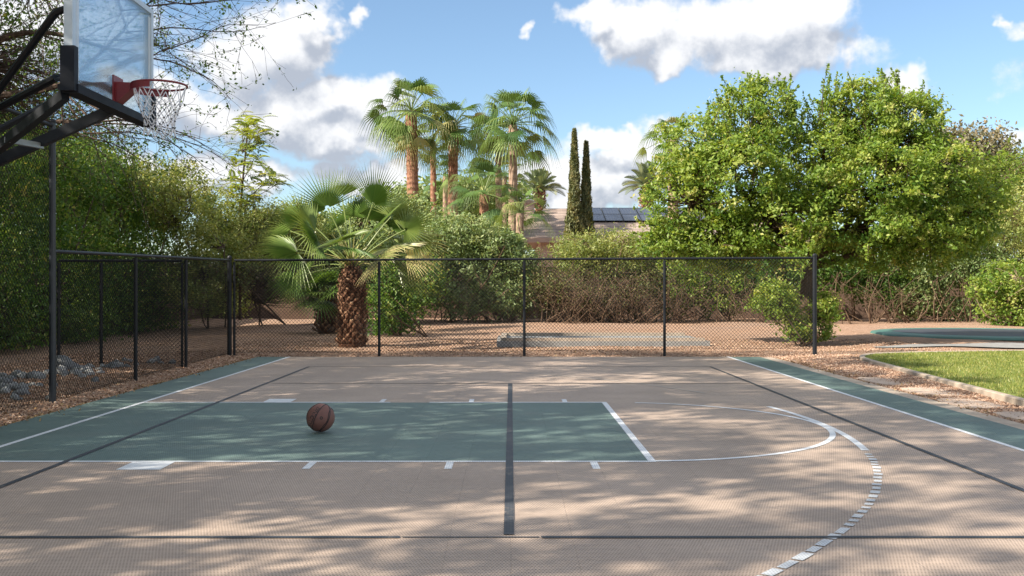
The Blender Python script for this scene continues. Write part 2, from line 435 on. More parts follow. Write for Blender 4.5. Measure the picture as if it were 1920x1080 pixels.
M['black_vinyl'] = simple('black_vinyl', (.007,.008,.009), 0.5, vary=0.15, scale=10, spec=0.2)
M['post_grey'] = simple('post_grey', (.018,.024,.032), 0.4, vary=0.25, scale=6)
M['pad_black'] = simple('pad_black', (.006,.009,.016), 0.6, vary=0.1, spec=0.25)
M['aluminium'] = simple('aluminium', (.46,.52,.58), 0.42, 0.35, vary=0.06)
M['rim_red'] = simple('rim_red', (.165,.012,.018), 0.42, vary=0.15, scale=20)
M['net_white'] = simple('net_white', (.72,.74,.78), 0.8, vary=0.05)
M['stucco'] = simple('stucco', (.44,.33,.27), 0.95, vary=0.06, scale=3)
M['fascia'] = simple('fascia', (.33,.24,.20), 0.8, vary=0.08)
M['tramp_pad'] = simple('tramp_pad', (.06,.15,.125), 0.55, vary=0.18, scale=3)
M['tramp_mat'] = simple('tramp_mat', (.035,.042,.055), 0.6, vary=0.15, scale=3)
M['galv'] = simple('galv', (.30,.32,.34), 0.45, 0.6)

def roof_mat():
    m, t, b = new_mat('roof_tile')
    P = geopos(t); x, y, z = t.sep(P)
    rows = t.math('FRACT', t.math('MULTIPLY', z, 5.2))
    cell = t.node('ShaderNodeTexWhiteNoise', noise_dimensions='2D')
    t.put(cell.inputs['Vector'], t.comb(t.math('FLOOR', t.math('MULTIPLY', x, 3.3)), t.math('FLOOR', t.math('MULTIPLY', z, 5.2)), 0.0))
    f = t.math('ADD', t.math('MULTIPLY', cell.outputs[0], 0.5), t.math('MULTIPLY', t.noise(P, 0.8, 4).outputs['Fac'], 0.5))
    c = t.ramp(f, [(0.1, (.19,.140,.115)), (0.5, (.255,.195,.162)), (0.9, (.33,.26,.22))])
    c = t.vec('SCALE', c, scale=t.maprange(rows, 0.0, 0.35, 0.55, 1.0))
    t.put(b.inputs['Base Color'], c); b.inputs['Roughness'].default_value = 0.85
    bump(t, b, rows, 0.04)
    return m
M['roof'] = roof_mat()
def solar_mat():
    m, t, b = new_mat('solar_cell')
    P = coords(t); x, y, z = t.sep(P)
    g = None
    for q, s in ((x, 6.0), (y, 6.0)):
        a = t.math('GREATER_THAN', t.math('ABSOLUTE', t.math('SUBTRACT', t.math('FRACT', t.math('MULTIPLY', q, s)), 0.5)), 0.46)
        g = a if g is None else t.math('MAXIMUM', g, a)
    t.put(b.inputs['Base Color'], t.mix(g, (.012, .018, .035), (.06, .07, .09))); b.inputs['Roughness'].default_value = 0.22
    return m
M['solar'] = solar_mat()
def glass_mat():
    m, t, b = new_mat('board_glass')
    for n in list(t.n):
        if n.type == 'BSDF_PRINCIPLED': t.n.remove(n)
    fr = t.node('ShaderNodeFresnel'); fr.inputs[0].default_value = 1.6
    tr = t.node('ShaderNodeBsdfTransparent'); tr.inputs[0].default_value = (.86, .92, .93, 1)
    gl = t.node('ShaderNodeBsdfGlossy'); gl.inputs['Roughness'].default_value = 0.03; gl.inputs[0].default_value = (.9, .95, 1, 1)
    df = t.node('ShaderNodeBsdfDiffuse'); df.inputs[0].default_value = (.62, .68, .72, 1)
    nz = t.noise(geopos(t), 2.5, 5, 0.6).outputs['Fac']
    m1 = t.node('ShaderNodeMixShader'); t.put(m1.inputs[0], t.maprange(nz, 0.3, 0.75, 0.07, 0.15)); t.put(m1.inputs[1], tr.outputs[0]); t.put(m1.inputs[2], df.outputs[0])
    m2 = t.node('ShaderNodeMixShader'); t.put(m2.inputs[0], t.math('MULTIPLY', fr.outputs[0], 0.75, clamp=True)); t.put(m2.inputs[1], m1.outputs[0]); t.put(m2.inputs[2], gl.outputs[0])
    t.put(t.n['Material Output'].inputs[0], m2.outputs[0])
    return m
M['glass'] = glass_mat()
def border_mat():
    m, t, b = new_mat('board_border')
    b.inputs['Base Color'].default_value = (.62, .68, .74, 1); b.inputs['Alpha'].default_value = 0.5; b.inputs['Roughness'].default_value = 0.4
    return m
M['border'] = border_mat()
def grass_mat():
    m, t, b = new_mat('grass')
    P = geopos(t)
    n1 = t.noise(P, 1.1, 5, 0.6).outputs['Fac']; n2 = t.noise(P, 40, 4, 0.7).outputs['Fac']
    c = t.ramp(t.math('ADD', t.math('MULTIPLY', n1, 0.55), t.math('MULTIPLY', n2, 0.45)), [(0.3, (.095,.135,.026)), (0.5, (.16,.20,.042)), (0.72, (.27,.28,.085))])
    t.put(b.inputs['Base Color'], c); b.inputs['Roughness'].default_value = 0.85; b.inputs['Specular IOR Level'].default_value = 0.15
    bump(t, b, n2, 0.03)
    return m
M['grass'] = grass_mat()
M['blade'] = leaf_mat('blade', [(0.0, (.10,.14,.028)), (0.5, (.165,.205,.045)), (1.0, (.33,.31,.12))], 0.25)
def ball_mat():
    m, t, b = new_mat('ball_leather')
    P = coords(t)
    nz = t.noise(P, 9, 4, 0.6).outputs['Fac']
    vo = t.node('ShaderNodeTexVoronoi'); t.put(vo.inputs['Vector'], P); vo.inputs['Scale'].default_value = 240
    t.put(b.inputs['Base Color'], t.ramp(nz, [(0.3, (.120,.048,.038)), (0.7, (.185,.080,.060))])); b.inputs['Roughness'].default_value = 0.6
    bump(t, b, vo.outputs['Distance'], 0.001)
    return m
M['ball'] = ball_mat()
M['ball_black'] = simple('ball_black', (.014,.010,.012), 0.6)

# ------------------------------------------------------------------ ground
def axis(lo, hi, a, b, n):
    mid = np.linspace(a, b, n); o1 = a - np.geomspace(1, a - lo + 1, 14)[::-1] + 1; o2 = b + np.geomspace(1, hi - b + 1, 14) - 1
    return np.unique(np.concatenate([o1, mid, o2]))
gx = axis(-300, 300, -14, 20, 150); gy = axis(-60, 600, -3, 44, 200)
XX, YY = np.meshgrid(gx, gy); ZZ = ground_z(XX, YY)
nx, ny = len(gx), len(gy)
i, j = np.meshgrid(np.arange(nx - 1), np.arange(ny - 1)); k = (j * nx + i).ravel()
g = MB(); g.add(np.stack([XX, YY, ZZ], -1).reshape(-1, 3), np.stack([k, k + 1, k + nx + 1, k + nx], 1))
tag(g.build('ground', M['gravel'], smooth=True), kind='structure')

# court slab
XL, XR, YN, YF = -4.55, 4.46, -0.2, 18.05
c = MB(); c.box(((XL + XR) / 2, (YN + YF) / 2, -0.063), (XR - XL, YF - YN, 0.12)); 
tag(c.build('court_base', M['concrete']), kind='structure')
def sheet(name, x0, y0, x1, y1, z, mat, n=1):
    b = MB(); b.add([[x0,y0,z],[x1,y0,z],[x1,y1,z],[x0,y1,z]], [[0,1,2,3]])
    return tag(b.build(name, mat), kind='structure')
XA, XB = -3.97, 3.89
sheet('court_surface', XL, YN, XR, YF, 0.0, M['tile_green'])
sheet('court_surface', XA, YN, XB, YF - 0.05, 0.0010, M['tile_tan'])
sheet('court_surface', XA, 7.16, 1.0, 10.83, 0.0020, M['tile_green'])
# painted markings, one sheet per colour layer
Lw = MB()
def line(B, x0, y0, x1, y1, w, z):
    p = np.array([x0, y0, z]); q = np.array([x1, y1, z]); d = nrm(q - p); n_ = np.array([-d[1], d[0], 0]) * w / 2
    B.add([p - n_, q - n_, q + n_, p + n_], [[0, 1, 2, 3]])
def arc(B, cx, cy, r, a0, a1, w, z, n=48):
    a = np.linspace(R(a0), R(a1), n)
    V = np.concatenate([np.stack([cx + (r - w/2) * np.cos(a), cy + (r - w/2) * np.sin(a), np.full(n, z)], 1),
                        np.stack([cx + (r + w/2) * np.cos(a), cy + (r + w/2) * np.sin(a), np.full(n, z)], 1)])
    k = np.arange(n - 1); B.add(V, np.stack([k, k + n, k + n + 1, k + 1], 1))
line(Lw, XA, YN, XA, YF, .05, .0030); line(Lw, XB, YN, XB, YF, .05, .0030)
tag(Lw.build('court_line', M['line_white']), kind='structure')
B = MB()
line(B, XA + .03, 7.145, 1.03, 7.145, .05, .0036)
for a_, b_ in ((XA + .03, -1.30), (-0.88, 1.03)): line(B, a_, 10.84, b_, 10.84, .055, .0036)
line(B, 1.005, 7.172, 1.005, 10.811, .055, .0036)
for s, y0 in ((-1, 7.118), (1, 10.868)):
    line(B, -2.68, y0 + s * .15, -2.38, y0 + s * .15, .30, .0036)
    for x in (-1.40, -0.43, 0.585): line(B, x, y0 + s * .004, x, y0 + s * .27, .052, .0036)
tag(B.build('court_line', M['line_white']), kind='structure')
B = MB(); arc(B, 0.95, 9.0, 1.84, -88.5, 78, .05, .0042); tag(B.build('court_line', M['line_white']), kind='structure')
B = MB()
cx, cy, r3 = -4.4, 9.0, 7.22
arc(B, cx, cy, r3, -11.0, 11.5, .06, .0048)
tag(B.build('court_line', M['line_white']), kind='structure'); B = MB()
a = -12.2
random.seed(4)
while a > -52:
    da = 0.36 + 0.30 * random.random() if a > -32 else 0.8 + .5 * random.random()
    arc(B, cx, cy, r3 + random.uniform(-.004, .004), a, a - da, .045 + .012 * random.random(), .0048, 5); a -= da + (0.42 if a > -32 else 0.20)
tag(B.build('court_line', M['line_worn']), kind='structure')
B = MB(); arc(B, cx, cy, r3, 22.5, 62, .035, .0048); tag(B.build('court_line', M['line_faint']), kind='structure')
B = MB()
line(B, -3.16, YN, -3.16, 15.75, .043, .0056); line(B, 3.12, YN, 3.12, 15.75, .043, .0056)
line(B, -0.01, 5.02, -0.01, 12.95, .052, .0056)
line(B, -3.13, 4.97, -0.55, 4.97, .040, .0056); line(B, -0.54, 4.97, 0.14, 4.97, .016, .0056); line(B, 0.15, 4.97, 3.09, 4.97, .040, .0056)
tag(B.build('court_line', M['line_black']), kind='structure')
B = MB()
line(B, -3.10, 13.0, 3.09, 13.0, .04, .0056); line(B, -3.13, 15.78, 3.10, 15.78, .04, .0056)
tag(B.build('court_line', M['line_dim']), kind='structure')
# pale concrete apron along the right edge and along the back
B = MB(); B.box((4.575, 8.93, -0.068), (0.222, 18.26, 0.12)); B.box((-0.04, 18.115, -0.068), (9.01, 0.12, 0.12))
tag(B.build('concrete_apron', M['concrete']), kind='structure')

# lawn, its curb and path
lawn_edge = [(5.15, -1.0), (5.22, 4.0), (5.30, 8.0), (5.53, 10.8), (5.72, 13.4), (5.88, 15.2), (6.00, 16.6), (6.16, 17.5), (6.50, 18.15), (7.1, 18.55), (8.2, 18.9), (10.5, 19.3), (14, 19.6), (22, 19.8)]
def spline(P, n):
    P = np.array(P, float); t = np.linspace(0, len(P) - 1, n); out = []
    for u in t:
        i = min(int(u), len(P) - 2); f = u - i
        p0 = P[max(i-1, 0)]; p1 = P[i]; p2 = P[i+1]; p3 = P[min(i+2, len(P)-1)]
        out.append(0.5 * ((2*p1) + (-p0+p2)*f + (2*p0-5*p1+4*p2-p3)*f*f + (-p0+3*p1-3*p2+p3)*f**3))
    return np.array(out)
LE = spline(lawn_edge, 120)
def lawn_x(y):            # left border of the lawn for y below the tip
    m = LE[:, 1] < 18.2; return np.interp(y, LE[m, 1], LE[m, 0])
def in_lawn(x, y):
    top = np.interp(x, LE[70:, 0], LE[70:, 1]); return (x > lawn_x(np.minimum(y, 18.15)) + .06) & (y < top - .06)
B = MB(); n = len(LE)
V = np.concatenate([np.c_[LE, np.full(n, .035)], [[22, -1, .035]]]); cpt = len(V)
V = np.concatenate([V, [[12, 10, .045]]])
B.add(V, np.stack([np.r_[0:n, n], np.r_[1:n + 1, 0], np.full(n + 1, cpt)], 1)[:, ::-1])
tag(B.build('lawn', M['grass']), kind='structure')
rng = np.random.default_rng(7)
N = 70000
px_ = rng.uniform(5.2, 13.5, N); py_ = 8 + 11.6 * rng.uniform(0, 1, N) ** 0.9
k = in_lawn(px_, py_) & (px_ < py_ * 0.53 + 0.6); px_, py_ = px_[k], py_[k]; N = len(px_)
B = MB(); base = np.stack([px_, py_, np.full(N, .034)], 1); a_ = rng.uniform(0, math.pi, N)
w_ = np.stack([np.cos(a_), np.sin(a_), 0 * a_], 1) * .006; tip = base + np.stack([rng.normal(0, .012, N), rng.normal(0, .012, N), rng.uniform(.018, .042, N)], 1)
B.add(np.stack([base - w_, base + w_, tip], 1).reshape(-1, 3), np.arange(N * 3).reshape(N, 3), np.repeat(rng.uniform(0, 1, N), 3))
tag(B.build('grass', M['blade']), kind='stuff')
# curb
B = MB(); t_ = nrm(np.gradient(LE, axis=0)); nn_ = np.stack([-t_[:, 1], t_[:, 0]], 1)
prof = [(-.0, -.05), (-.0, .04), (.012, .05), (.08, .05), (.092, .04), (.092, -.05)]
V = np.concatenate([np.c_[LE + nn_ * o, np.full(n, h)] for o, h in prof])
for q in range(len(prof) - 1):
    k = np.arange(n - 1); B.add(np.zeros((0, 3)), np.zeros((0, 4), int)); 
m_ = len(prof); F = []
for q in range(m_ - 1):
    k = np.arange(n - 1); F.append(np.stack([q * n + k, q * n + k + 1, (q + 1) * n + k + 1, (q + 1) * n + k], 1))
B = MB(); B.add(V, np.concatenate(F))
tag(B.build('curb', M['concrete']), kind='structure')
# grey paved path beyond the lawn; its dark grey stands in for shade on the ground
B = MB(); P_ = spline([(7.6, 21.0), (9.5, 21.2), (13, 21.2), (22, 21.2)], 30)
w_ = np.interp(P_[:, 0], [7.6, 9.5, 13], [.15, .65, .9])
V = np.concatenate([np.c_[P_[:, 0], P_[:, 1] - w_, ground_z(P_[:, 0], P_[:, 1] - w_) + .03], np.c_[P_[:, 0], P_[:, 1] + w_, ground_z(P_[:, 0], P_[:, 1] + w_) + .03]])
k = np.arange(29); B.add(V, np.stack([k, k + 1, k + 31, k + 30], 1)); tag(B.build('shaded_path', M['concrete_grey']), kind='structure')

# ------------------------------------------------------------------ loose chips of gravel, fallen leaves
def chips(name, pts, size, rng, mat, label_kind='stuff'):
    N = len(pts); B = MB()
    base = np.array([[1,0,0],[0,1,0],[-1,0,0],[0,-1,0],[0,0,.8],[0,0,-.6]], float)
    S = rng.uniform(.5, 1.5, (N, 1, 3)) * size * rng.uniform(.5, 1.4, (N, 1, 1))
    V = base[None] * S + rng.normal(0, .15, (N, 6, 3)) * size
    a = rng.uniform(0, 6.28, N); ca, sa = np.cos(a)[:, None], np.sin(a)[:, None]
    V = np.stack([V[..., 0] * ca - V[..., 1] * sa, V[..., 0] * sa + V[..., 1] * ca, V[..., 2]], -1) + pts[:, None]
    f = np.array([[0,1,4],[1,2,4],[2,3,4],[3,0,4],[1,0,5],[2,1,5],[3,2,5],[0,3,5]])
    B.add(V.reshape(-1, 3), (f[None] + (np.arange(N) * 6)[:, None, None]).reshape(-1, 3), np.repeat(rng.uniform(0, 1, N), 6))
    return tag(B.build(name, mat), kind='stuff')
def scatter(n, x0, x1, y0, y1, p=1.0):
    x = rng.uniform(x0, x1, n); y = y0 + (y1 - y0) * rng.uniform(0, 1, n) ** p
    return x, y
xs, ys = [], []
x, y = scatter(26000, -8.2, -4.55, 8, 19, 1.2); xs.append(x); ys.append(y)
x, y = scatter(20000, 4.7, 6.3, 8, 19, 1.3); k = ~in_lawn(x, y) & (x < lawn_x(np.minimum(y, 18.1)) - .12); xs.append(x[k]); ys.append(y[k])
x, y = scatter(22000, -6, 9, 18.25, 24, 1.3); k = ~((x > 6) & (y < 19.4)); xs.append(x[k]); ys.append(y[k])
x = np.concatenate(xs); y = np.concatenate(ys)
chips('gravel', np.stack([x, y, ground_z(x, y) + .005], 1), .012, rng, M['chips'])
x, y = scatter(5200, -8.5, 8.5, 8.5, 24); k = ((x < -4.5) | (x > 4.7) | (y > 18.2)) & ~in_lawn(x, y) & ~((x > 5.2) & (y < 17)); x, y = x[k], y[k]
xe = np.concatenate([rng.normal(-4.62, .10, 900)]); ye = rng.uniform(7.5, 18, 900)
xr = rng.normal(4.82, .12, 700); yr = rng.uniform(8, 18, 700); x = np.concatenate([x, xe, xr]); y = np.concatenate([y, ye, yr])
B = MB(); P_ = np.stack([x, y, np.maximum(ground_z(x, y), np.where((x > XL) & (x < 4.68) & (y < 18.1), 0.002, -1)) + .012], 1)
B.leaves(P_, rng, .035, .5, up=2.0, a=rng.uniform(0, 1, len(P_))); tag(B.build('leaf_litter', M['litter']), kind='stuff')

# ------------------------------------------------------------------ river rocks behind the left fence
def rock_mesh(seed):
    r = np.random.default_rng(seed); nu, nv = 12, 8; V = []
    for j in range(nv + 1):
        th = math.pi * j / nv
        for i in range(nu):
            ph = 2 * math.pi * i / nu; V.append([math.sin(th) * math.cos(ph), math.sin(th) * math.sin(ph), math.cos(th)])
    V = np.array(V); q = r.normal(size=(5, 3)); f = 1 + sum(.10 * np.sin(V @ a * 2.2 + s) for s, a in enumerate(q))
    V = V * f[:, None] * np.array([1, .75, .6]); F = []
    for j in range(nv):
        for i in range(nu): F.append([j*nu+i, (j+1)*nu+i, (j+1)*nu+(i+1) % nu, j*nu+(i+1) % nu])
    B = MB(); B.add(V, F, r.uniform(.1, .9)); return B
protos = []
for s in range(5):
    o = rock_mesh(s).build('river_rock', M['rock'], smooth=True); protos.append(o)
rr = random.Random(5); used = set(); spots = []
for q in range(120):
    y = rr.uniform(9.6, 15.6); x = -6.05 + rr.gauss(0, .33) - (0.0 if y < 12.5 else .25)
    spots.append((x, y, rr.uniform(.035, .095)))
spots += [(-6.75, 15.2, .22), (-5.95, 11.0, .17), (-6.1, 10.1, .15)]
spots += [(rr.uniform(-6.6, -5.5), rr.uniform(15.8, 17.3), rr.uniform(.05, .09)) for _ in range(10)]
for q, (x, y, s) in enumerate(spots):
    o = protos[q % 5]
    if q % 5 in used: o = o.copy(); COL.objects.link(o)
    used.add(q % 5)
    o.location = (x, y, float(ground_z(x, y)) + s * .2); o.scale = (s, s, s); o.rotation_euler = (rr.uniform(-.3, .3), rr.uniform(-.3, .3), rr.uniform(0, 6))
    if s > .2: tag(o, 'largest pale grey boulder at the foot of the black return fence', 'rock', 'river rocks behind the left fence')
    else: tag(o, 'smooth grey river rock on the gravel strip behind the left chain-link fence', 'rock', 'river rocks behind the left fence')

# flagstones in the gravel beside the lawn
fs = [(5.02, 13.6, .26, .55, 'pale flagstone in the gravel farthest along the lawn curb'), (5.13, 12.25, .28, .5, 'pale flagstone second from the far end, beside the lawn curb'),
      (5.02, 11.0, .26, .48, 'pale flagstone half buried in gravel between apron and lawn, third from the far end'), (5.10, 9.75, .28, .5, 'pale flagstone nearest the right edge of the photo'),]
for q, (x, y, w, l, lab) in enumerate(fs):
    r_ = np.random.default_rng(q + 20); a = np.linspace(0, 2 * math.pi, 11)[:-1]; rad = r_.uniform(.85, 1.1, 10)
    sx = np.sign(np.cos(a)) * np.abs(np.cos(a)) ** .6; sy = np.sign(np.sin(a)) * np.abs(np.sin(a)) ** .6
    z0 = float(ground_z(x, y)); B = MB()
    top = np.stack([x + sx * w * rad, y + sy * l * rad, np.full(10, z0 + .012)], 1); bot = top - [0, 0, .06]; ctr = [[x, y, z0 + .014]]
    k = np.arange(10); k2 = (k + 1) % 10
    B.add(np.concatenate([top, bot, ctr]), np.stack([k + 10, k2 + 10, k2, k], 1)); B.F.append(np.stack([k, k2, np.full(10, 20)], 1))
    tag(B.build('flagstone', M['flagstone'], loc=(x, y, z0)), lab, 'paver', 'flagstones beside the lawn curb')

# low concrete slab beyond the back fence
t = thing('concrete_slab', (1.9, 22.2, 0), 'low grey concrete pad lying on the gravel behind the back fence', 'slab')
B = MB(); gz = .02; B.box((1.95, 22.5, gz + .03), (4.5, 2.6, .12)); B.build('base', M['concrete_grey'], t)
B = MB()
B.box((2.0, 21.28, gz + .125), (4.2, .12, .07)); B.box((2.0, 23.72, gz + .125), (4.2, .12, .07)); B.box((-.16, 22.5, gz + .125), (.12, 2.3, .07))
B.build('rim', M['concrete'], t)

# in-ground trampoline
tc_ = (12.65, 26.2); z0 = .10
t = thing('trampoline', (tc_[0], tc_[1], z0), 'sunken round trampoline with green edge pad and dark mat at the right edge', 'trampoline')
def annulus(B, cx, cy, prof, n=72):
    a = np.linspace(0, 2 * math.pi, n, endpoint=False); V = np.concatenate([np.stack([cx + r * np.cos(a), cy + r * np.sin(a), np.full(n, z)], 1) for r, z in prof])
    k = np.arange(n); k2 = (k + 1) % n
    B.add(V, np.concatenate([np.stack([q * n + k, q * n + k2, (q + 1) * n + k2, (q + 1) * n + k], 1) for q in range(len(prof) - 1)]))
B = MB(); annulus(B, *tc_, [(3.1, z0 - .08), (3.08, z0 - .035), (3.0, z0 - .02), (2.70, z0 - .01), (2.56, z0 - .01), (2.54, z0 - .06)]); B.build('edge_pad', M['tramp_pad'], t, smooth=True)
B = MB(); annulus(B, *tc_, [(2.62, z0 - .03), (2.4, z0 - .02), (1.2, z0 - .03), (.01, z0 - .035)]); B.build('mat', M['tramp_mat'], t, smooth=True)

# ------------------------------------------------------------------ fences
def diamond(B, p, q, z0, z1, pitch=.062, r=.0026):
    """woven wire between two posts"""
    p = np.array(p, float); q = np.array(q, float); d = q - p; L = np.hypot(*d); d = d / L; H = z1 - z0
    nrm2 = np.array([-d[1], d[0]])
    for s in (1, -1):
        k = np.arange(-int(H / pitch) - 1, int(L / pitch) + int(H / pitch) + 2) * pitch
        # line: u = k + s*(z) ; clip 0<=u<=L, 0<=z<=H
        if s == 1: za = np.maximum(0, -k); zb = np.minimum(H, L - k)
        else: za = np.maximum(0, k - L); zb = np.minimum(H, k)
        m = zb > za + .01; k, za, zb = k[m], za[m], zb[m]
        ua, ub = k + s * za, k + s * zb; o = nrm2 * .002 * s
        A_ = np.stack([p[0] + d[0] * ua + o[0], p[1] + d[1] * ua + o[1], z0 + za], 1); B_ = np.stack([p[0] + d[0] * ub + o[0], p[1] + d[1] * ub + o[1], z0 + zb], 1)
        B.segs(A_, B_, r, r, 4)
def post(t, x, y, z0, z1, r, mat='black_paint', cap=True):
    B = MB(); B.tube([(x, y, z0), (x, y, z1)], r, 12)
    o = B.build('post', M[mat], t, smooth=False)
    if cap:
        C = MB(); C.tube([(x, y, z1), (x, y, z1 + r * .5), (x, y, z1 + r * 1.1), (x, y, z1 + r * 1.35)], [r * 1.12, r * 1.15, r * .8, r * .2], 12)
        oc = C.build('post_cap', M['black_paint'], t)
    return o
def fence(t, posts, top, r_post=.028, rail=True, wire_r=.0026, pitch=.062, bottom=.02, ext=.03):
    for (x, y, z, rp) in posts: post(t, x, y, z - .15, top(x, y) - .03 if rp <= .03 else top(x, y) + .03, rp, cap=rp > .03)
    for a, b in zip(posts[:-1], posts[1:]):
        za = max(a[2], b[2]) + bottom; zt = (top(a[0], a[1]) + top(b[0], b[1])) / 2
        B = MB(); diamond(B, a[:2], b[:2], za, zt + ext, pitch, wire_r); B.build('wire_mesh', M['black_vinyl'], t)
    B = MB(); B.tube([(p[0], p[1], top(p[0], p[1])) for p in posts], .021, 10); B.build('top_rail', M['black_paint'], t)
    B = MB(); B.tube([(p[0], p[1] + .012, p[2] + .05) for p in posts], .003, 5); B.build('tension_wire', M['black_vinyl'], t)
YB = 18.55
bx = [at(432, 0, YB)[0], at(711, 0, YB)[0], at(983, 0, YB)[0], at(1246, 0, YB)[0], at(1526, 0, YB)[0]]
t = thing('chain_link_fence', (bx[0], YB, 0), 'black chain-link fence along the back edge of the court', 'fence')
fence(t, [(bx[0] + .075, YB - .01, 0, .024)] + [(x, YB, .02 + .015 * q, .026) for q, x in enumerate(bx[1:-1])] + [(bx[-1], YB - .05, .08, .04)],
      lambda x, y: 1.745 + .008 * (x - bx[0]) * .5, wire_r=.0031, pitch=.066)
side = [(-5.045, 11.10, -.02, .024), (-5.07, 13.58, -.02, .026), (-5.12, 15.84, 0, .026), (-5.19, 18.54, 0, .042)]
t = thing('chain_link_fence', (-5.07, 13.58, 0), 'low black chain-link fence along the left side of the court', 'fence')
fence(t, side, lambda x, y: 1.64 + (y - 11.16) * .0145, wire_r=.0026)
t = thing('chain_link_fence', (-6.4, 15.9, 0), 'short return of black chain-link fence behind the left side fence', 'fence')
fence(t, [(-7.15, 15.9, 0, .026), (-6.48, 15.9, 0, .026), (-5.20, 15.9, 0, .02)], lambda x, y: 1.665, wire_r=.0026)
t = thing('tall_fence', (-5.05, 11.05, 0), 'tall black chain-link fence panel behind the basketball goal', 'fence')
post(t, -5.04, 11.05, -.15, 3.05, .035, 'post_grey')
post(t, -5.04, 8.0, -.15, 3.05, .047, 'post_grey'); post(t, -5.04, 4.9, -.15, 3.05, .047, 'post_grey')
B = MB(); diamond(B, (-5.06, 8.0), (-5.06, 11.05), 0.0, 3.0, .06, .0024); B.build('wire_mesh', M['black_vinyl'], t)
B = MB(); diamond(B, (-5.06, 4.9), (-5.06, 8.0), 0.0, 3.0, .06, .0024); B.build('wire_mesh', M['black_vinyl'], t)
B = MB(); B.tube([(-5.04, 4.9, 3.02), (-5.04, 11.05, 3.02)], .022, 10); B.build('top_rail', M['black_paint'], t)
for z in (.3, .75, 1.2, 1.62, 2.1, 2.6): B = MB(); B.tube([(-5.04, 11.05, z - .012), (-5.04, 11.05, z + .012)], .038, 12); B.build('tension_band', M['post_grey'], t)

# ------------------------------------------------------------------ perimeter block wall
t = thing('perimeter_wall', (0, 37.4, 0), 'dark brown block wall behind the shrubs along the back of the yard', 'wall')
B = MB(); B.box((6, 37.5, 1.0), (34.6, .2, 2.0)); B.build('wall', M['block_wall'], t)
B = MB(); B.box((6, 37.5, 2.04), (34.6, .28, .08)); B.build('coping', M['block_wall'], t)
t = thing('perimeter_wall', (-11.4, 15, 0), 'dark brown block wall behind the hedge on the left side', 'wall')
B = MB(); B.box((-11.4, 15.45, 1.0), (.2, 43.9, 2.0)); B.build('wall', M['block_wall'], t)
B = MB(); B.box((-11.4, 15.45, 2.04), (.28, 43.9, .08)); B.build('coping', M['block_wall'], t)

# ------------------------------------------------------------------ house
t = thing('house', (6.5, 58, 0), 'tan stucco house with brown tiled hip roof beyond the hedge', 'house')
HX0, HX1, HY0, HY1, EZ = 1.6, 17, 54, 66, 3.75
B = MB(); B.box(((HX0 + HX1) / 2, (HY0 + HY1) / 2, EZ / 2), (HX1 - HX0, HY1 - HY0, EZ)); B.build('wall', M['stucco'], t)
o_ = .7; rz = 5.98; ry = 60
def roof_block(B, x0, x1, y0, y1, ez, rz, hip):
    ym = (y0 + y1) / 2
    V = [[x0,y0,ez],[x1,y0,ez],[x1,y1,ez],[x0,y1,ez],[x0+hip,ym,rz],[x1-hip,ym,rz],
         [x0,y0,ez-.15],[x1,y0,ez-.15],[x1,y1,ez-.15],[x0,y1,ez-.15]]
    B.add(V, [[0,1,5,4],[2,3,4,5],[6,7,1,0],[7,8,2,1],[8,9,3,2],[9,6,0,3],[9,8,7,6]]); B.F.append(np.array([[3,0,4],[1,2,5]]) + B.n - 10)
B = MB(); roof_block(B, HX0 - o_ - .9, HX1 + o_, HY0 - o_, HY1 + o_, EZ + .15, rz, 2.0); rf = B.build('roof', M['roof'], t)
B = MB(); B.box(((HX0 + HX1) / 2 - .45, HY0 - o_ - .04, EZ + .03), (HX1 - HX0 + 2 * o_ + .9, .06, .26)); B.build('fascia', M['fascia'], t)
B = MB(); cp = at(992, 390, 57); B.box((cp[0], 57, 5.05), (.55, .6, 1.9)); ch = B.build('chimney', M['stucco'], rf)
B = MB(); B.box((cp[0], 57, 6.06), (.72, .78, .13)); B.box((cp[0], 57, 6.16), (.45, .5, .08)); B.tube([(cp[0], 57, 6.2), (cp[0], 57, 6.34)], .09, 8); B.build('chimney_cap', M['fascia'], ch) if False else B.build('chimney_cap', M['fascia'], rf)
# solar panels lie on the front slope
sl = (rz - (EZ + .15)) / ((HY1 + HY0) / 2 - (HY0 - o_)); ym = 60
ang = math.atan(sl)
Yt = ym - .35; L_ = 1.62
px0 = at(1066, 0, 58)[0]; w_p = .98
k_sol = 0
for q in range(12):
    for r_ in range(2):
        yc = Yt - (L_ * .5 + r_ * (L_ + .03)) * math.cos(ang); zc = EZ + .15 + sl * (yc - (HY0 - o_)) + .10
        B = MB(); B.box((0, 0, 0), (w_p, L_, .04)); 
        F_ = MB(); F_.box((0, L_/2 - .02, .004), (w_p, .04, .05)); F_.box((0, -L_/2 + .02, .004), (w_p, .04, .05)); F_.box((w_p/2 - .02, 0, .004), (.04, L_ - .08, .05)); F_.box((-w_p/2 + .02, 0, .004), (.04, L_ - .08, .05))
        if k_sol == 0:
            ps = B.build('solar_panel', M['solar'], rf); pf = F_.build('panel_frame', M['post_grey'], ps)
            ps.data.transform(Matrix.Translation((6.5, 58, 0))); pf.data.transform(Matrix.Translation((6.5, 58, 0)))
            o = ps
        else:
            o = ps.copy(); COL.objects.link(o); o.parent = rf
            f2 = pf.copy(); COL.objects.link(f2); f2.parent = o
        o.location = (px0 + q * (w_p + .03) + .5 - 6.5, yc - 58, zc); o.rotation_euler = (ang, 0, 0); k_sol += 1

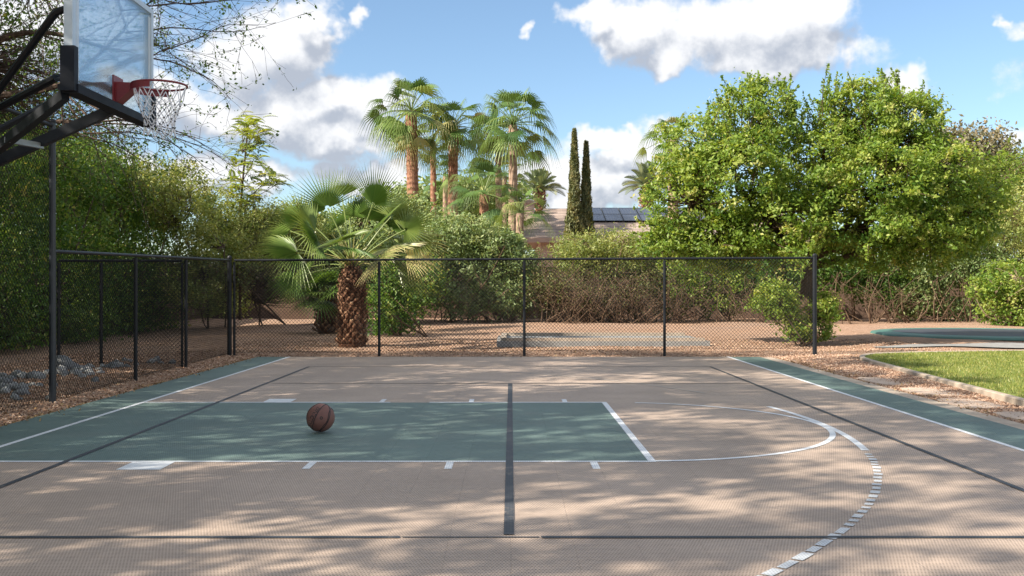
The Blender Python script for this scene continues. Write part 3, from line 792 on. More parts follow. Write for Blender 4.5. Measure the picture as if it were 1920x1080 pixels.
# ------------------------------------------------------------------ basketball goal
BX = -3.52; by0, by1, bz0, bz1 = 8.07, 9.90, 2.84, 3.97; bc = 8.985
t = thing('basketball_goal', (-4.85, bc, 0), 'basketball goal with clear glass backboard, red rim and white net on black arms', 'basketball hoop')
B = MB(); B.bar((-4.85, bc, -.02), (-4.85, bc, 3.02), .15, .15, up=(1, 0, 0)); B.box((-4.85, bc, 3.03), (.17, .17, .02)); B.box((-4.85, bc, .01), (.3, .3, .03)); B.build('pole', M['black_paint'], t)
B = MB(); B.box((BX - .012, bc, (bz0 + bz1) / 2), (.012, by1 - by0 - .10, bz1 - bz0 - .08)); gls = B.build('backboard', M['glass'], t)
B = MB()
for y in (by0 + .03, by1 - .03): B.box((BX - .035, y, (bz0 + bz1) / 2), (.07, .06, bz1 - bz0))
B.box((BX - .035, bc, bz1 - .025), (.07, by1 - by0 - .12, .05)); B.box((BX - .035, bc, bz0 + .025), (.07, by1 - by0 - .12, .05))
B.build('frame', M['aluminium'], gls)
B = MB()
B.box((BX - .0045, by1 - .10, 3.4), (.002, .06, .95)); B.box((BX - .0045, by0 + .10, 3.4), (.002, .06, .95)); 
B.build('border', M['border'], gls)
def pad(y, yy):
    B = MB(); B.box((BX - .035, y, 3.0), (.115, .075, .36)); return B
for y in (by0 + .02, by1 - .02): pad(y, 0).build('corner_pad', M['pad_black'], gls)
B = MB(); B.box((BX - .03, bc, bz0 + .005), (.13, by1 - by0 - .06, .07)); B.build('bottom_pad', M['pad_black'], gls)
arms = [((-3.62, 8.16, 2.80), (-4.78, 8.93, 2.30), .07, .08), ((-3.62, 9.12, 2.85), (-4.78, 9.04, 2.30), .07, .09)]
for p, q, w, h in arms: B = MB(); B.bar(p, q, w, h); B.build('support_arm', M['black_paint'], t)
B = MB(); B.tube([(-3.56, 8.12, 3.50), (-3.68, 8.15, 3.475), (-3.74, 8.18, 3.43), (-4.78, 8.85, 2.60)], .032, 8); B.build('support_arm', M['black_paint'], t)
B = MB(); B.tube([(-3.58, 9.85, 3.50), (-3.68, 9.82, 3.475), (-3.74, 9.79, 3.43), (-4.78, 9.12, 2.60)], .032, 8); B.build('support_arm', M['black_paint'], t)
B = MB(); B.tube([(-3.60, 9.22, 3.02), (-3.66, 9.0, 3.06), (-3.70, 8.6, 3.05), (-3.78, 8.35, 2.98), (-4.78, 8.95, 2.72)], .034, 8); B.build('brace', M['black_paint'], t)
B = MB(); B.bar((-4.30, 8.58, 2.50), (-4.25, 9.1, 2.52), .05, .05); B.build('brace', M['galv'], t)
B = MB(); B.bar((-3.66, by0 + .1, 2.87), (-3.66, by1 - .1, 2.87), .05, .05); B.build('brace', M['black_paint'], t)
# rim
RZ = 3.045; rc = np.array([BX + .15 + .229, bc, RZ])
a = np.linspace(0, 2 * math.pi, 48, endpoint=False)
B = MB(); B.tube(rc + np.stack([np.cos(a), np.sin(a), 0 * a], 1) * .2365, .010, 8, closed=True)
rim = B.build('rim', M['rim_red'], t, smooth=True)
B = MB(); aa = np.linspace(R(90), R(270), 26); 
V = np.concatenate([rc + np.stack([np.cos(aa), np.sin(aa), 0 * aa], 1) * .245 + [0, 0, dz_] for dz_ in (-.006, -.058)] + [rc + np.stack([np.cos(aa), np.sin(aa), 0 * aa], 1) * .241 + [0, 0, dz_] for dz_ in (-.006, -.058)])
k = np.arange(25); B.add(V, np.concatenate([np.stack([k, k + 1, k + 27, k + 26], 1), np.stack([k + 52, k + 78, k + 79, k + 53], 1), np.stack([k + 26, k + 27, k + 79, k + 78], 1)]))
B.build('rim_flange', M['rim_red'], rim)
B = MB(); x0 = BX + .002; x1 = BX + .15
B.add([[x0, bc-.075, RZ+.02],[x1, bc-.075, RZ+.012],[x1, bc-.075, RZ-.05],[x0, bc-.075, RZ-.18],[x0, bc+.075, RZ+.02],[x1, bc+.075, RZ+.012],[x1, bc+.075, RZ-.05],[x0, bc+.075, RZ-.18]],
      [[0,1,2,3],[7,6,5,4],[0,4,5,1],[3,2,6,7],[1,5,6,2],[0,3,7,4]])
B.box((BX + .006, bc, RZ - .055), (.012, .22, .26)); B.build('bracket', M['rim_red'], rim)
# net
B = MB(); nl = 12
def net_r(s): return .228 - .10 * smooth01(s * 1.25) + .012 * max(0, s - .8) * 5
H_ = .44
lv = [0, .26, .40, .54, .68, .82, 1.0]
for i in range(nl):
    for sgn in (1, -1):
        pts = []
        for q, s in enumerate(lv):
            an = 2 * math.pi / nl * (i + sgn * q * .5) + .1; rr_ = float(net_r(s))
            sag = .012 * math.sin(an * 3 + q)
            pts.append(rc + np.array([rr_ * math.cos(an), rr_ * math.sin(an), -.012 - s * H_ + sag * s]))
        B.tube(pts, .0044, 5)
        for q in range(2, 6): B.box(pts[q], (.012, .012, .012))
B.build('net', M['net_white'], t)

# ------------------------------------------------------------------ basketball
bp = G(601, 811.5); br = .120
t = thing('basketball', (bp[0], bp[1], .012), 'worn brown-orange basketball with black seams resting on the green key', 'ball')
bcn = np.array([bp[0], bp[1], .010 + br])
B = MB(); nu, nv = 48, 32; V = []
for j in range(nv + 1):
    th = math.pi * j / nv
    for i in range(nu): ph = 2 * math.pi * i / nu; V.append([br * math.sin(th) * math.cos(ph), br * math.sin(th) * math.sin(ph), br * math.cos(th)])
F = [[j*nu+i, (j+1)*nu+i, (j+1)*nu+(i+1) % nu, j*nu+(i+1) % nu] for j in range(nv) for i in range(nu)]
B.add(np.array(V) + bcn, F); B.build('cover', M['ball'], t, smooth=True)
Rb = np.array(Matrix.Rotation(R(-14), 3, 'Z') @ Matrix.Rotation(R(22), 3, 'Y') @ Matrix.Rotation(R(-14), 3, 'X'))
B = MB(); a = np.linspace(0, 2 * math.pi, 64, endpoint=False); rs = br * 1.0
def seam(P): B.tube((np.array(P) @ Rb.T) + bcn, .0036, 6, closed=True)
seam(np.stack([0 * a, np.cos(a), np.sin(a)], 1) * rs)                 # main vertical great circle facing the camera
seam(np.stack([np.cos(a), 0 * a - 0, np.sin(a)], 1) * rs @ np.array([[0.82,.57,0],[-.57,.82,0],[0,0,1]]).T)
for s in (1, -1):                                                       # the two side loops
    xx = s * (.62 + .16 * np.cos(2 * a)); rr_ = np.sqrt(np.maximum(0, 1 - xx ** 2)); seam(np.stack([xx, rr_ * np.cos(a), rr_ * np.sin(a)], 1) * rs)
B.build('seam', M['ball_black'], t)
def wrap_text(s, size, lon, lat, rot, parent):
    cu = bpy.data.curves.new('txt', 'FONT'); cu.body = s; cu.size = size; cu.offset = .0016; cu.align_x = 'CENTER'; cu.align_y = 'CENTER'
    ob = bpy.data.objects.new('txt', cu); COL.objects.link(ob); bpy.context.view_layer.update()
    me = bpy.data.meshes.new_from_object(ob.evaluated_get(bpy.context.evaluated_depsgraph_get()))
    bpy.data.objects.remove(ob)
    V = np.array([v.co[:] for v in me.vertices]); c, s_ = math.cos(R(rot)), math.sin(R(rot))
    x = V[:, 0] * c - V[:, 1] * s_; y = V[:, 0] * s_ + V[:, 1] * c
    lo = x / br + R(lon); la = y / br + R(lat)      # lon 0 faces the camera (-Y)
    rr_ = br * 1.004
    Q = np.stack([rr_ * np.cos(la) * np.sin(lo), -rr_ * np.cos(la) * np.cos(lo), rr_ * np.sin(la)], 1) + bcn
    F = [list(p.vertices) for p in me.polygons]
    m2 = bpy.data.meshes.new('lettering'); m2.from_pydata([tuple(q - np.array(parent.location)) for q in Q], [], F); m2.materials.append(M['ball_black'])
    o = bpy.data.objects.new('lettering', m2); COL.objects.link(o); o.parent = parent; bpy.data.meshes.remove(me); return o
wrap_text('SPALDING', .052, -27, 2, 62, t)
wrap_text('o', .05, 12, 6, 70, t)

# ------------------------------------------------------------------ vegetation generators
def crown(rng, lobes, nclump, per, cr, shell=.55, flat=.75, zmin=None):
    """lobes: (centre, radii). returns leaf points, clump centres, tone per leaf, outward direction"""
    lobes = [(np.array(c, float), np.array(r, float)) for c, r in lobes]
    vol = np.array([r.prod() ** .8 for c, r in lobes]); vol /= vol.sum()
    idx = rng.choice(len(lobes), nclump, p=vol)
    C = np.array([lobes[q][0] for q in idx]); Rr = np.array([lobes[q][1] for q in idx])
    d = nrm(rng.normal(size=(nclump, 3))); rad = np.where(rng.uniform(size=nclump) < shell, rng.uniform(.78, 1.06, nclump), rng.uniform(0, 1, nclump) ** .45)
    K = C + d * Rr * rad[:, None]
    if zmin is not None: K[:, 2] = np.maximum(K[:, 2], zmin + rng.uniform(0, .3, nclump))
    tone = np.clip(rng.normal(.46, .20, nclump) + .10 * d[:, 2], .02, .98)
    cs = cr * rng.uniform(.6, 1.4, nclump)
    P = np.repeat(K, per, 0) + rng.normal(size=(nclump * per, 3)) * np.repeat(cs, per)[:, None] * np.array([1, 1, flat])
    tl = np.clip(np.repeat(tone, per) + rng.normal(0, .13, nclump * per), 0, 1)
    return P, K, tl, np.repeat(d, per, 0)
def twigs(B, rng, hubs, K, frac, r0=.02, r1=.004, bend=.2, steps=4, n=3):
    hubs = np.array(hubs, float)
    m = rng.uniform(size=len(K)) < frac; K = K[m]
    dd = ((K[:, None] - hubs[None]) ** 2).sum(-1); h = hubs[dd.argmin(1)]
    mid = rng.normal(size=K.shape) * bend * np.linalg.norm(K - h, axis=1, keepdims=True) * .5
    prev = h
    for s in range(1, steps + 1):
        f = s / steps; p = h + (K - h) * f + mid * math.sin(math.pi * f)
        B.segs(prev, p, r0 + (r1 - r0) * (s - 1) / steps, r0 + (r1 - r0) * f, n); prev = p
def limb(B, pts, r0, r1, n=8, k=14):
    P = spline(pts, k); B.tube(P, np.linspace(r0, r1, k) ** 1.0, n)
def shrub(name, label, cat, lobes, leafm, seed, nclump, per, cr, leaf, base, stem='twig_dry', nstem=14, tw=.5, up=.3, aspect=.5, stem_r=.03, shell=.55, group=None, spread=.5, extra=None, keep=None):
    rng = np.random.default_rng(seed)
    t = thing(name, base, label, cat, group)
    P, K, tl, out = crown(rng, lobes, nclump, per, cr, shell=shell)
    m = P[:, 2] > .06
    if keep is not None: m &= keep(P)
    P, tl, out = P[m], tl[m], out[m]
    B = MB(); B.leaves(P, rng, leaf, aspect, up=up, out=out * .5, a=tl); B.build('foliage', M[leafm], t)
    B = MB(); base = np.array(base, float)
    hubs = []
    for q in range(nstem):
        l = lobes[rng.integers(len(lobes))]; e = np.array(l[0]) + rng.normal(size=3) * np.array(l[1]) * .55; e[2] = max(e[2], .5)
        b0 = base + np.array([rng.uniform(-1, 1) * spread, rng.uniform(-.4, .4) * spread, -.05])
        mid = (b0 + e) / 2 + rng.normal(size=3) * .18
        limb(B, [b0, mid, e], stem_r * rng.uniform(.6, 1.2), stem_r * .3, 5, 8); hubs += [e, mid]
    Kk = K if keep is None else K[keep(K)]
    twigs(B, rng, hubs, Kk, tw, stem_r * .4, stem_r * .12)
    if extra: extra(B, rng)
    B.build('stems', M[stem], t)
    return t
def L(px, py, Y, rx, ry, rz_=None):
    """lobe centred at a bearing, radii in metres: across, deep, high"""
    s = Y / FPX; return (at(px, py, Y), (rx * s, (rz_ if rz_ else rx * s), ry * s))
def dense_sprig(B, S, rng, p, d, length, n, leaf, spread, tone=.5):
    """one leafy shoot"""
    p = np.array(p, float); d = nrm(d); e = p + d * length
    S.tube([p, (p + e) / 2 + rng.normal(size=3) * .03, e], [.012, .008, .003], 4)
    f = rng.uniform(.0, 1, n); r = spread * (1.2 - f * 1.1)
    P = p + (e - p) * f[:, None] + nrm(rng.normal(size=(n, 3))) * (r * rng.uniform(.3, 1, n))[:, None] * np.array([1, 1, .5])
    B.leaves(P, rng, leaf, .45, up=.5, a=np.clip(rng.normal(tone, .15, n), 0, 1))

# ---- big bright tree on the right
def big_tree():
    rng = np.random.default_rng(11); Y = 22.6
    base = np.array([at(1516, 0, Y)[0], Y, .04])
    t = thing('tree', base, 'broad bright green leafy tree on the right with leaning dark trunk', 'tree')
    lob = [L(1305, 290, Y, 78, 70, 1.1), L(1275, 380, Y, 66, 80, 1.0), L(1310, 445, Y, 90, 46, 1.0), L(1415, 232, Y, 80, 76, 1.3), L(1380, 330, Y-.6, 90, 85, 1.4),
           L(1450, 410, Y-.5, 95, 62, 1.4), L(1525, 330, Y-.2, 70, 80, 1.5), L(1612, 234, Y, 66, 78, 1.3), L(1680, 250, Y, 82, 76, 1.3), L(1640, 340, Y-.8, 105, 70, 1.5),
           L(1740, 340, Y-.4, 85, 85, 1.4), L(1790, 400, Y, 78, 70, 1.2), L(1630, 430, Y-.9, 100, 40, 1.2), L(1730, 440, Y-.4, 90, 38, 1.2), L(1505, 468, Y-1.5, 42, 26, .5), L(1845, 350, Y+.5, 40, 60, .9), L(1250, 450, Y+.3, 50, 40, .8), L(1400, 445, Y+.4, 90, 38, 1.0), L(1820, 440, Y+.3, 50, 40, .8), L(1570, 470, Y-.3, 50, 30, .7), L(1650, 478, Y, 60, 30, .7), L(1730, 478, Y+.2, 60, 28, .7), L(1340, 482, Y+.3, 60, 26, .7), L(1425, 478, Y+.3, 60, 26, .7), L(1530, 380, Y+1.2, 120, 80, .8)]
    P, K, tl, out = crown(rng, lob, 2000, 60, .115, shell=.75, flat=.6)
    B = MB(); B.leaves(P, rng, .088, .5, up=.7, out=out * .6, a=tl)
    S = MB()
    for (x, y) in [(1352,165),(1372,180),(1395,128),(1412,140),(1428,128),(1460,120),(1474,114),(1488,150),(1505,175),(1545,140),(1562,120),(1580,130),(1600,150),(1628,135),(1642,122),(1660,116),(1676,130),(1692,160),(1742,150),(1758,175),(1768,205),(1330,190),(1728,190),(1612,190),(1520,190)]:
        for q in range(4):
            top = at(x + rng.uniform(-11, 11), y + rng.uniform(-3, 40), Y + rng.uniform(-.5, .5)); ln = rng.uniform(.9, 1.5)
            d = np.array([rng.normal(0, .2) + (x - 1560) / 1400, rng.normal(0, .2), 1]); dense_sprig(B, S, rng, top - nrm(d) * ln, d, ln, 105, .085, .20, rng.uniform(.3, .6))
    for q in range(260):                                     # drooping/outward shoots breaking the outline
        l = lob[rng.integers(len(lob))]; dd = nrm(rng.normal(size=3) + [0, -.3, .25]); p = l[0] + dd * np.array(l[1]) * .9
        dense_sprig(B, S, rng, p, dd + [0, 0, .25], rng.uniform(.25, .6), 46, .09, .14, rng.uniform(.3, .85))
    B.build('crown', M['leaf_bright'], t)
    z = at(0, 478, Y)[2]
    limb(S, [base + [0, 0, -.15], base + [-.04, 0, .8], base + [.02, 0, 1.5], at(1525, 470, Y)], .20, .13, 12, 14)
    hubs = []
    for e in [(1440, 400), (1300, 380), (1370, 300), (1430, 260), (1545, 330), (1590, 250), (1680, 260), (1720, 350), (1790, 400), (1640, 400), (1300, 440)]:
        m1 = at((1525 + e[0]) / 2, 455 - abs(e[0] - 1525) * .02, Y + rng.uniform(-.3, .3)); E = at(*e, Y + rng.uniform(-.5, .5))
        limb(S, [at(1525, 480, Y), (at(1525, 470, Y) * .6 + m1 * .4), m1 * .5 + E * .5 + rng.normal(size=3) * .12, E], .10, .03, 7, 12); hubs += [E, m1 * .5 + E * .5]
    limb(S, [at(1520, 500, Y), at(1600, 478, Y), at(1655, 440, Y), at(1700, 410, Y)], .09, .05, 8, 10)
    twigs(S, rng, hubs, K, .55, .022, .005)
    S.build('trunk', M['bark'], t)
big_tree()
Y = 21.6
shrub('sucker_shrub', 'bright green leafy suckers around the base of the big right tree trunk', 'shrub', [L(1455, 560, Y, 38, 34, .4), L(1484, 600, Y, 26, 34, .3), L(1548, 578, Y + .5, 22, 32, .3), L(1503, 625, Y, 22, 18, .25), L(1425, 574, Y, 22, 10, .2), L(1540, 620, Y + .5, 14, 24, .2)],
      'leaf_bright', 21, 230, 34, .085, .075, (at(1500, 0, Y)[0], Y, .04), stem='bark', nstem=8, spread=.15, up=.6)
Y = 31
shrub('shrub', 'bright green rounded bush at the right edge beyond the trampoline', 'shrub', [L(1890, 530, Y, 62, 40, .8), L(1905, 580, Y, 60, 34, .8), L(1850, 545, Y, 34, 22, .5), L(1945, 540, Y, 50, 55, .8)],
      'leaf_bright', 22, 420, 36, .13, .10, (at(1885, 0, Y)[0], Y, .08), stem='bark_pale', nstem=7, spread=.3, up=.6)

# ---- back row of shrubs in front of the wall
def bare_stems(px0, px1, Y, n, ytop=505, r=.018, rngs=3):
    def f(B, rng):
        for q in range(int(n * .5)):
            x = rng.uniform(px0, px1); b0 = at(x, 604, Y); b0[2] = .03
            e = at(x + rng.normal(0, 32), rng.uniform(ytop, 560), Y + rng.uniform(-.8, .5)); mid = (b0 + e) / 2 + rng.normal(size=3) * [.25, .2, .1]
            limb(B, [b0, mid, e], r * rng.uniform(.5, 1.3), .006, 4, 6)
            for s in range(5):
                f0 = rng.uniform(.35, 1); p = b0 + (e - b0) * f0; ee = p + rng.normal(size=3) * [.35, .25, .25] + [0, 0, .15]; limb(B, [p, (p + ee) / 2 + rng.normal(size=3) * .05, ee], .008, .003, 3, 4)
    return f
Yb = 34.5
shrub('shrub', 'grey-green olive-leaved shrub right of the young palm behind the fence', 'shrub', [L(862, 448, Yb, 75, 46, 1.2), L(920, 466, Yb, 60, 42, 1.2), L(830, 470, Yb, 60, 50, 1.), L(900, 520, Yb, 95, 50, 1.1), L(975, 510, Yb, 36, 52, 1.), L(870, 560, Yb-.8, 50, 34, .7), L(950, 565, Yb-.8, 44, 30, .7), L(800, 450, Yb+1, 40, 50, .8)],
      'leaf_olive', 31, 1250, 34, .15, .13, (at(890, 0, Yb)[0], Yb, .08), nstem=26, spread=1.6, aspect=.35, up=.2, extra=bare_stems(840, 990, Yb - .9, 40, 520))
shrub('shrub', 'pale yellow-green feathery shrub with bare brown lower stems in the middle of the hedge', 'shrub', [L(1085, 470, Yb, 48, 30, 1.), L(1150, 465, Yb, 62, 32, 1.), L(1195, 480, Yb, 30, 34, .9), L(1120, 500, Yb, 90, 24, 1.)],
      'leaf_yellow', 32, 560, 34, .15, .11, (at(1130, 0, Yb)[0], Yb, .08), nstem=34, spread=2.0, aspect=.3, extra=bare_stems(1030, 1230, Yb - 1.2, 110, 500))
shrub('shrub', 'dry brown twiggy shrub low in the hedge, centre of the back fence', 'shrub', [L(1040, 545, Yb - .5, 60, 46, .8), L(1110, 555, Yb - .5, 60, 40, .8), L(1180, 550, Yb - .5, 60, 44, .8), L(1225, 540, Yb - .5, 40, 40, .7), L(1010, 560, Yb - .6, 50, 34, .6)],
      'leaf_dry', 33, 620, 34, .17, .09, (at(1120, 0, Yb)[0], Yb - .9, .08), nstem=14, spread=2.2, aspect=.35, extra=bare_stems(1010, 1240, Yb - 1.5, 50, 530, .016), tw=.6, shell=.3)
shrub('shrub', 'green shrub under the left side of the big bright tree behind the fence', 'shrub', [L(1290, 500, Yb, 70, 50, 1.), L(1260, 545, Yb, 50, 40, .9), L(1350, 540, Yb, 60, 50, .9), L(1400, 480, Yb + .8, 80, 60, .9)],
      'leaf_bright', 34, 640, 32, .15, .10, (at(1300, 0, Yb)[0], Yb, .08), nstem=26, spread=2., extra=bare_stems(1240, 1430, Yb - 1, 90, 520))
shrub('shrub', 'dark open shrub with arching bare stems behind the big tree trunk', 'shrub', [L(1440, 510, Yb, 90, 60, .9), L(1560, 500, Yb, 90, 50, .9), L(1650, 520, Yb, 70, 50, .8)],
      'leaf_hedge', 35, 1000, 32, .16, .10, (at(1600, 0, Yb)[0], Yb, .08), nstem=14, spread=2.6, extra=bare_stems(1430, 1680, Yb - 1.4, 56, 500, .026), shell=.4)
shrub('shrub', 'dark green shrub with bare stems left of the rounded right-hand bush', 'shrub', [L(1740, 500, Yb, 80, 50, .9), L(1820, 480, Yb, 70, 60, .9), L(1710, 560, Yb, 50, 36, .7), L(1790, 575, Yb, 50, 22, .6)],
      'leaf_olive', 36, 800, 32, .15, .10, (at(1760, 0, Yb)[0], Yb, .08), nstem=12, spread=2.2, extra=bare_stems(1660, 1830, Yb - 1.0, 36, 510, .026))
shrub('shrub', 'tall yellow-brown shrub at the right edge behind the rounded bush', 'shrub', [L(1885, 440, Yb, 50, 60, 1.), L(1930, 420, Yb, 60, 80, 1.), L(1960, 520, Yb, 60, 70, 1.)],
      'leaf_yellow', 37, 520, 32, .15, .10, (at(1915, 0, Yb)[0], Yb, .08), nstem=14, spread=1., aspect=.35)
shrub('shrub', 'dark green bush right behind the shaggy young palm trunk', 'shrub', [L(735, 545, 26, 34, 50, .6), L(775, 555, 28, 34, 34, .6), L(712, 590, 25, 22, 40, .5), L(742, 605, 26, 26, 20, .5), L(800, 520, 29, 30, 36, .6)],
      'leaf_hedge', 38, 330, 30, .17, .10, (at(760, 0, 25)[0], 25.5, .05), nstem=10, spread=.5)
shrub('shrub', 'green shrub behind the left half of the young palm', 'shrub', [L(660, 500, 33, 60, 70, .9), L(600, 480, 33, 50, 50, .9), L(730, 480, 33, 60, 60, .9), L(780, 520, 33, 50, 60, .9)],
      'leaf_olive', 39, 620, 34, .15, .12, (at(680, 0, 33)[0], 33, .08), nstem=16, spread=1.2)
shrub('shrub', 'pale straw-yellow shrub at the left corner of the back fence', 'shrub', [L(470, 420, 30, 44, 50, .9), L(520, 440, 31, 48, 60, .9), L(450, 470, 29, 34, 40, .8), L(560, 440, 32, 50, 56, .9), L(450, 540, 31, 34, 46, .7)],
      'leaf_yellow', 40, 720, 34, .15, .09, (at(490, 0, 31)[0], 31, .08), nstem=2, spread=.2, aspect=.35, stem='twig')
shrub('shrub', 'brown dry brush under the straw-yellow shrub at the back left corner', 'shrub', [L(500, 505, 31, 60, 30, .8), L(570, 520, 32, 50, 34, .8), L(445, 505, 29.5, 26, 30, .6)],
      'leaf_dry', 41, 560, 36, .17, .09, (at(520, 0, 31)[0], 31.5, .08), nstem=2, spread=.3, stem='twig')

# ---- hedge along the left side
def hedge(label, y0, y1, ztop, xc, seed, nclump, mat='leaf_hedge', leaf=.075, cr=.18, per=40):
    rng = np.random.default_rng(seed); lob = []
    ncol = max(2, int((y1 - y0) / 1.3))
    for q in range(ncol):
        y = y0 + (y1 - y0) * (q + .5) / ncol
        zt = ztop(y)
        for z in np.arange(.5, zt - .5, 1.15): lob.append(((xc + rng.uniform(-.25, .25), y + rng.uniform(-.3, .3), z), (1.15, 1.0, .95)))
        lob.append(((xc + rng.uniform(-.3, .3), y, zt - .7), (1.0, 1.0, .75)))
    def shoots(B, rng):
        for q in range(70):
            l = lob[rng.integers(len(lob))]; p = np.array(l[0]) + np.array([rng.uniform(0, 1.0), rng.normal(0, .6), l[1][2] * .8]); e = p + np.array([rng.uniform(-.1, .4), rng.normal(0, .25), rng.uniform(.3, .9)])
            limb(B, [p, (p + e) / 2 + rng.normal(size=3) * .06, e], .010, .003, 4, 5)
            for w in range(4): f = rng.uniform(.2, 1); a_ = p + (e - p) * f; B.segs([a_], [a_ + rng.normal(size=3) * .2], .005, .002, 3)
    for q in range(ncol * 3): lob.append(((xc + rng.uniform(-.2, 1.0), rng.uniform(y0, y1), rng.uniform(1.5, 5) if False else ztop(y0) - rng.uniform(-.15, 2.2)), (.35, .4, .4)))
    t = shrub('hedge_shrub', label, 'hedge', lob, mat, seed, nclump, per, cr, leaf, (xc, (y0 + y1) / 2, 0), stem='twig', nstem=22, spread=.6, up=.3, shell=.72, group='hedge shrubs along the left side', extra=shoots)
    return t
hedge('unseen hedge shrub added past the left edge to shade the gravel strip', 5.5, 15.2, lambda y: 4.4, -10.0, 50, 1100, leaf=.13, cr=.24, per=30)  # added out of view so the left gravel strip falls in shade
hedge('dense dark green hedge shrub at the left edge behind the tall fence', 15.2, 19.2, lambda y: 4.3, -10.2, 51, 1500)
hedge('dense green hedge shrub behind the low side fence', 19.2, 24.0, lambda y: 4.6, -10.35, 52, 1500, leaf=.085, cr=.2)
hedge('dark hedge shrub at the far end of the left hedge', 24.0, 29.5, lambda y: 4.7 - .10 * (y - 24), -10.7, 53, 1400, leaf=.10, cr=.22)
shrub('shrub', 'yellow-green sunlit shrub topping the far end of the left hedge', 'shrub', [L(400, 400, 29.5, 38, 44, .9), L(370, 370, 28, 34, 34, .9), L(420, 450, 29.5, 30, 44, .8), L(345, 335, 27, 34, 30, .8), L(330, 390, 26.5, 50, 50, .9), L(290, 330, 25, 44, 34, .8), L(400, 480, 28.5, 40, 60, .8), L(400, 560, 29, 40, 30, .7), L(365, 460, 27.5, 44, 50, .9), L(350, 530, 27.5, 44, 50, .9)],
      'leaf_yellow', 54, 620, 38, .13, .085, (at(400, 0, 29.5)[0], 29.5, 0), nstem=4, spread=.5, stem='twig', up=.5)

# ---- feathery sapling
def pinnate(B, rng, p, d, length, pairs, ll, lw, droop=.2, tone=.5, S=None, vee=.4):
    d = nrm(d); f = np.linspace(.12, 1, pairs); side = nrm(np.cross(d, [0, 0, 1]) + 1e-6); upv = np.cross(side, d)
    C = p + d * (f * length)[:, None] + np.array([0, 0, -1]) * (droop * length * f ** 2)[:, None]
    tl = np.clip(rng.normal(tone, .1), 0, 1)
    for s in (1, -1):
        ax = nrm(side * s + d * .55 + upv * vee); l = ll * np.sin(np.pi * (f * .85 + .12))[:, None]
        b = nrm(np.cross(ax, upv)) * lw
        A = C; T = C + ax * l - np.array([0, 0, .15]) * l
        Mx = (A + T) / 2
        V = np.stack([A, Mx + b, T, Mx - b], 1).reshape(-1, 3); B.add(V, np.arange(len(V)).reshape(-1, 4), tl)
    if S is not None: S.segs(C[:-1], C[1:], .006 * length / .5, .004 * length / .5, 3)
def sapling():
    rng = np.random.default_rng(61); Y = 30
    t = thing('sapling', at(452, 0, Y) * [1, 1, 0], 'thin feathery-leaved sapling rising above the hedge left of the young palm', 'tree')
    B = MB(); S = MB()
    limb(S, [at(450, 600, Y), at(450, 420, Y), at(455, 340, Y), at(466, 232, Y)], .05, .02, 6)
    def spray(x, y, n, rad):
        for q in range(n):
            p = at(x + rng.normal(0, rad * .5), y + rng.normal(0, rad * .45), Y + rng.normal(0, .3)); d = nrm(rng.normal(size=3) * [1, .8, .35] + [.25, 0, .15])
            pinnate(B, rng, p, d, rng.uniform(.35, .6), 10, .14, .027, .3, rng.uniform(.2, .9), S)
    for x, y, n, r in [(470,228,26,14),(482,245,20,14),(455,248,18,14),(478,268,20,14),(460,285,18,16),(476,300,14,12),(446,310,12,12),(440,335,12,12),(430,350,16,14),(452,352,10,12),(500,340,18,16),(520,345,14,14),(485,352,10,12),(440,378,16,16),(465,375,12,14)]:
        spray(x, y, int(n * 1.15), r)
        limb(S, [at(455, min(y + 40, 420), Y), at(x, y, Y)], .015, .006, 4, 4)
    B.build('foliage', M['leaf_feather'], t); S.build('trunk', M['bark'], t)
sapling()

